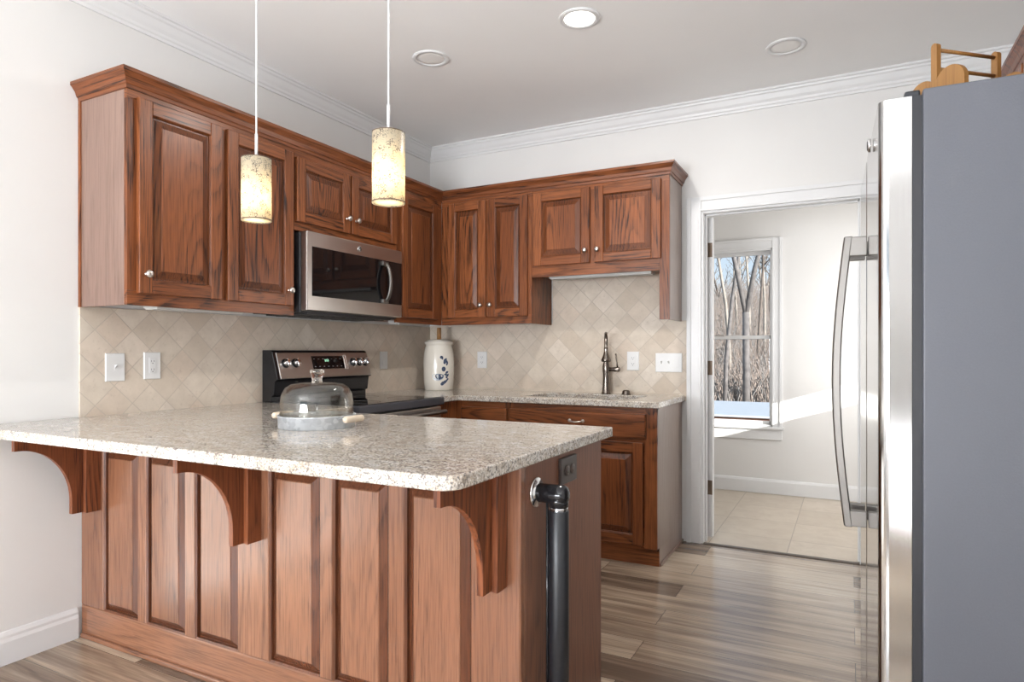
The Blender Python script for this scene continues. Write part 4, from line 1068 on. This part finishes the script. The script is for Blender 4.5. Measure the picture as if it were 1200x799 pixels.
# ------------------------------------------------------------------ refrigerator
t = thing('refrigerator', 'stainless side-by-side refrigerator with grey side', 'refrigerator', (2.906, -2.466, 0), radians(1.5))
FW, FH, FD = 0.91, 1.752, 0.72
mb = MB(); mb.box(0.083, FD, 0.0, FW, 0.03, FH); obj('case', mb, fridge_side_m, t, 0.004, local=True, seg=3)
mb = MB(); mb.box(0.064, 0.0825, 0.006, FW-0.006, 0.06, FH-0.012); obj('gasket', mb, gasket_m, t, local=True)
mb = MB(); mb.box(0.010, 0.10, 0.01, FW-0.01, 0.0, 0.058); obj('toe_grille', mb, gasket_m, t, 0.002, local=True)
def fridge_door(y0, y1, hy):
    zb, zt = 0.065, FH-0.012; r = 0.020; pts = []
    # plan outline with rounded front corners and a slight bow
    n = 10
    pts.append((0.063, y0)); pts.append((r, y0))
    for k in range(1, 7):
        a = pi/2*k/6; pts.append((r - r*sin(a), y0 + r - r*cos(a)))
    for k in range(0, 7):
        a = pi/2*k/6; pts.append((r - r*cos(a), y1 - r + r*sin(a)))
    pts.append((0.063, y1))
    m_ = len(pts)
    mb = MB(); vs = [(x, y, zb) for x, y in pts] + [(x, y, zt) for x, y in pts]
    mb.add(vs, [tuple(range(m_)), tuple(range(2*m_-1, m_-1, -1)), (m_-1, 2*m_-1, m_, 0)])
    b = MB()
    for i in range(m_-1): mb.add([vs[i], vs[i+1], vs[m_+i+1], vs[m_+i]], [(0, 1, 2, 3)], 0, False)
    d = obj('door', mb, steel_door, t, local=True)
    h = MB(); P = []
    z0, z1 = 0.700, 1.500
    for k in range(25):
        a = k/24; P.append((-0.047-0.031*sin(pi*a), hy, z0-0.014+(z1-z0+0.028)*a))
    vs = []; fs = []
    for (x, y, z) in P:
        for dx, dy in ((-0.010, -0.013), (-0.013, 0.0), (-0.010, 0.013), (0.008, 0.013), (0.010, 0.0), (0.008, -0.013)): vs.append((x+dx, y+dy, z))
    for i in range(24):
        for k in range(6):
            k2 = (k+1) % 6; fs.append((i*6+k, i*6+k2, (i+1)*6+k2, (i+1)*6+k))
    fs += [(5,4,3,2,1,0), tuple(24*6+k for k in range(6))]
    h.add(vs, fs, 0, False)
    for zc_ in (z0+0.010, z1-0.020):
        h.box(-0.046, -0.002, hy-0.012, hy+0.012, zc_-0.022, zc_+0.032 if zc_ > 1 else zc_+0.022, 0)
    obj('handle', h, steel_handle, d, 0.002, local=True)
    c = MB(); yy = y0+0.010 if y0 < 0.1 else y1-0.06; c.box(0.050, 0.080, yy, yy+0.05, FH-0.0125, FH+0.004); c.box(0.012, 0.052, yy+0.008, yy+0.042, FH-0.0125, FH-0.004)
    obj('hinge_cover', c, gasket_m, d, 0.006, local=True)
    return d
d1 = fridge_door(0.004, 0.498, 0.452); d2 = fridge_door(0.506, 0.906, 0.552)
mb = MB(); mb.lathe([(0.0, 0.003), (0.017, 0.003), (0.017, 0.008), (0.014, 0.010), (0.0, 0.009)], (0, 0.25, 1.712), (-1,0,0), 28); obj('emblem', mb, chrome_m, d1, local=True)
mb = MB(); mb.tube([(-0.0100, 0.25+0.011*cos(a), 1.712+0.011*sin(a)) for a in [2*pi*k/20 for k in range(21)]], 0.0012, 6); obj('emblem_ring', mb, slot_m, d1, local=True)

# wooden rack on top of the refrigerator
t = thing('wooden_rack', 'honey-coloured wooden rack with round-lobed end on top of the refrigerator', 'rack', (3.052, -2.066, FH+0.0005), radians(41))
def end_board(x):
    mb = MB()
    def arc(c, r, a0, a1, n=16):
        return [(c[0]+r*cos(radians(a0+(a1-a0)*k/n)), c[1]+r*sin(radians(a0+(a1-a0)*k/n))) for k in range(n+1)]
    # outline in the board's own plane: low lobe, upright post, big disc
    pts = [(-0.082, 0.0), (0.089, 0.0), (0.089, 0.12)] + arc((0.045, 0.128), 0.044, -10, 150) + [(0.009, 0.155), (0.009, 0.240)] + arc((0.0, 0.240), 0.009, 0, 180, 8) + [(-0.009, 0.150)] + arc((-0.037, 0.116), 0.045, 55, 185)
    mb.M = Matrix(((0,0,1,x),(-1,0,0,0),(0,1,0,0),(0,0,0,1)))
    n = len(pts)
    mb.add([(a, b, -0.007) for a, b in pts] + [(a, b, 0.007) for a, b in pts], [tuple(range(n)), tuple(range(2*n-1, n-1, -1))] + [(i, n+i, n+(i+1) % n, (i+1) % n) for i in range(n)])
    return obj('end_board', mb, rackwood, t, 0.0015, local=True)
end_board(0.0); end_board(0.200)
for (yy, zz) in ((0.0, 0.233), (0.0, 0.183), (-0.056, 0.05)):
    mb = MB(); mb.lathe([(0.0048, 0.007), (0.0048, 0.193)], (0, yy, zz), (1,0,0), 14); obj('dowel', mb, rackwood, t, local=True)

# cabinet on the right wall above the refrigerator, seen only by its crown
t = thing('wall_cabinet', 'dark oak cabinet above the refrigerator at the right edge', 'cabinet', (3.55, -1.3, 1.84), 0)
mb = MB(); mb.box(3.405, XR-0.002, -2.35, -0.70, 1.84, 2.246); obj('cabinet_box', mb, oaky, t, 0.001)
for a in (-2.33, -1.80, -1.27):
    Mr = Matrix(((0,0,-1,3.404),(-1,0,0,a+0.51),(0,1,0,1.87),(0,0,0,1)))
    door_part(t, Mr, 0.50, 0.33, oaky, None, (-1,0,0))
mb = sweep_room([(XR-0.003, -0.70), (3.405, -0.70), (3.405, -2.35), (XR-0.003, -2.35)], [(d*0.8+0.0005, z) for d, z in cprof])
obj('crown', mb, corb_m, t)

# ------------------------------------------------------------------ outside the utility-room window
litter = plain('leaf_litter', (0.19, 0.15, 0.125), 0.9, noise=0.45, nscale=3.0, bump=0.4)
mb = MB(); nx, ny = 24, 24; vs = []; fs = []
for j in range(ny+1):
    y = 1.9+58*(j/ny)**1.4
    for i in range(nx+1):
        x = -26+46*i/nx
        z = -0.55 + (0.0 if y < 10 else (y-10)*0.075) + 0.12*sin(x*1.3+y*0.7) * (1 if y > 9 else 0.1)
        vs.append((x, y, z))
for j in range(ny):
    for i in range(nx): fs.append((j*(nx+1)+i, j*(nx+1)+i+1, (j+1)*(nx+1)+i+1, (j+1)*(nx+1)+i))
mb.add(vs, fs, 0, True); struct('ground_outside', mb, litter)
mb = MB(); mb.box(-12, 12, -24, YR-0.13, -0.6, -0.5); struct('ground_yard', mb, plain('winter_lawn', (0.30, 0.27, 0.17), 0.9, noise=0.3, nscale=4))
def gz(y): return -0.55 + (0.0 if y < 10 else (y-10)*0.075)

t = thing('hot_tub', 'low brown slatted tub with pale blue cover outside the window', 'hot tub', (0.9, 4.95, -0.55), 0)
mb = MB()
cov_m = plain('pale_blue_cover', (0.56, 0.57, 0.60), 0.35, noise=0.05)
mb.box(-0.12, 2.26, 3.82, 6.1, 0.425, 0.45); obj('cover', mb, cov_m, t, 0.008)
slat_m = plain('red_brown_slats', (0.22, 0.10, 0.055), 0.6, noise=0.25, nscale=12)
mb = MB(); mb.box(-0.06, 2.20, 3.86, 6.04, -0.54, 0.424)
for k in range(32): mb.box(-0.06+k*0.07, -0.06+k*0.07+0.058, 3.84, 3.86, -0.52, 0.40)
obj('skirt', mb, slat_m, t)

bark = [plain('grey_bark', (0.13, 0.115, 0.11), 0.9, noise=0.35, nscale=9), plain('pale_bark', (0.26, 0.225, 0.195), 0.9, noise=0.25, nscale=9), plain('brown_bark', (0.12, 0.095, 0.08), 0.9, noise=0.35, nscale=9)]
def tree(px, y, h, r, mat, label, lean=0.0, fork=None, group=None, seed=0):
    rnd = random.Random(seed)
    # px: where the trunk stands along the sight line through the window, as a direction
    k = (px-600)/759.75; c, s = cos(radians(27.5)), sin(radians(27.5))
    d = Vector((c*k-s, s*k+c)); q = (y+4.1104)/d.y; x = 2.8487+d.x*q
    z0 = gz(y)-0.2
    mb = MB()
    def limb(p, dirv, length, r0, depth):
        pts = [p]; rs = [r0]; v = dirv.normalized(); n = 8 if depth == 0 else 5
        for i in range(n):
            v = (v + Vector((rnd.uniform(-1, 1), rnd.uniform(-1, 1), 0.15))*0.09).normalized()
            p = p + v*(length/n); pts.append(p); rs.append(r0*(1-0.75*(i+1)/n))
        mb.tube(pts, rs, 8 if depth == 0 else 5)
        if depth < 3:
            for i in range(2, n+1):
                if depth == 0 and i < n*0.30: continue
                for _ in range(2 if depth else 2):
                    a = rnd.uniform(0, 2*pi); sp = rnd.uniform(0.45, 0.9)
                    limb(pts[i], (v*(1-sp*0.45)+Vector((cos(a), sin(a), 0.25))*sp), length*rnd.uniform(0.13, 0.21), rs[i]*0.6+0.004, depth+1)
    if fork:
        zf = fork
        mb.tube([(x, y, z0), (x+0.01, y, z0+zf*0.5), (x, y, z0+zf)], [r, r*0.9, r*0.85], 10)
        limb(Vector((x, y, z0+zf-0.05)), Vector((-0.15, 0, 1)), h-zf, r*0.65, 0)
        limb(Vector((x, y, z0+zf-0.05)), Vector((0.16, 0.05, 1)), h-zf, r*0.7, 0)
    else:
        limb(Vector((x, y, z0)), Vector((lean, 0, 1)), h, r, 0)
    o = obj('bare_tree', mb, mat, at=(x, y, z0))
    return tagp(o, label, 'tree', group)
G = 'bare trees in the woods outside'
tree(874, 11.0, 11, 0.085, bark[0], 'forked grey tree centred in the window', fork=2.75, group=G, seed=3)
tree(849, 13.4, 12, 0.060, bark[0], 'straight dark grey tree nearest the left of the window', group=G, seed=5)
tree(856, 15.8, 12, 0.055, bark[1], 'pale tree beside the dark grey trunk at left', group=G, lean=0.02, seed=8)
tree(889, 18.2, 11, 0.05, bark[2], 'brown tree right of the forked trunk', group=G, lean=-0.01, seed=11)
tree(898, 20.4, 12, 0.055, bark[1], 'pale tree nearest the right side of the window', group=G, lean=0.03, seed=14)
tree(881, 22.6, 13, 0.055, bark[1], 'pale tree showing just right of the fork', group=G, lean=0.01, seed=21)
for i in range(14):
    tree(830+((i*37) % 83), 24.8+i*2.0, random.uniform(8, 11), random.uniform(0.05, 0.09), bark[i % 3], 'thin bare tree in the woods beyond the window', group=G, lean=random.uniform(-0.03, 0.03), seed=40+i)
# brushwood thicket
mb = MB(); rnd = random.Random(99)
for i in range(7000):
    y = rnd.uniform(14, 50); k = rnd.uniform(0.27, 0.44); c, s = cos(radians(27.5)), sin(radians(27.5))
    d = Vector((c*k-s, s*k+c)); q = (y+4.1104)/d.y; x = 2.8487+d.x*q+rnd.uniform(-0.8, 0.8); z = gz(y)
    hh = rnd.uniform(0.4, 1.0)*min(4.6, 1.3+(y-14)*0.14)
    p = Vector((x, y, z-0.1)); pts = [p]; v = Vector((rnd.uniform(-0.35, 0.35), rnd.uniform(-0.2, 0.2), 1))
    for j in range(3):
        p = p+v*hh/3; v = v+Vector((rnd.uniform(-0.4, 0.4), rnd.uniform(-0.3, 0.3), 0)); pts.append(p)
    mb.tube(pts, [0.015, 0.012, 0.009, 0.004], 4, rnd.choice((0, 0, 1)), False)
o = obj('brushwood', mb, [plain('twig_brown', (0.25, 0.195, 0.165), 0.9, noise=0.3), plain('twig_grey', (0.25, 0.225, 0.21), 0.9, noise=0.3)], at=(0, 20, -0.5))
tagp(o, 'tangled brown brushwood filling the woods outside the window', 'undergrowth', None, 'stuff')
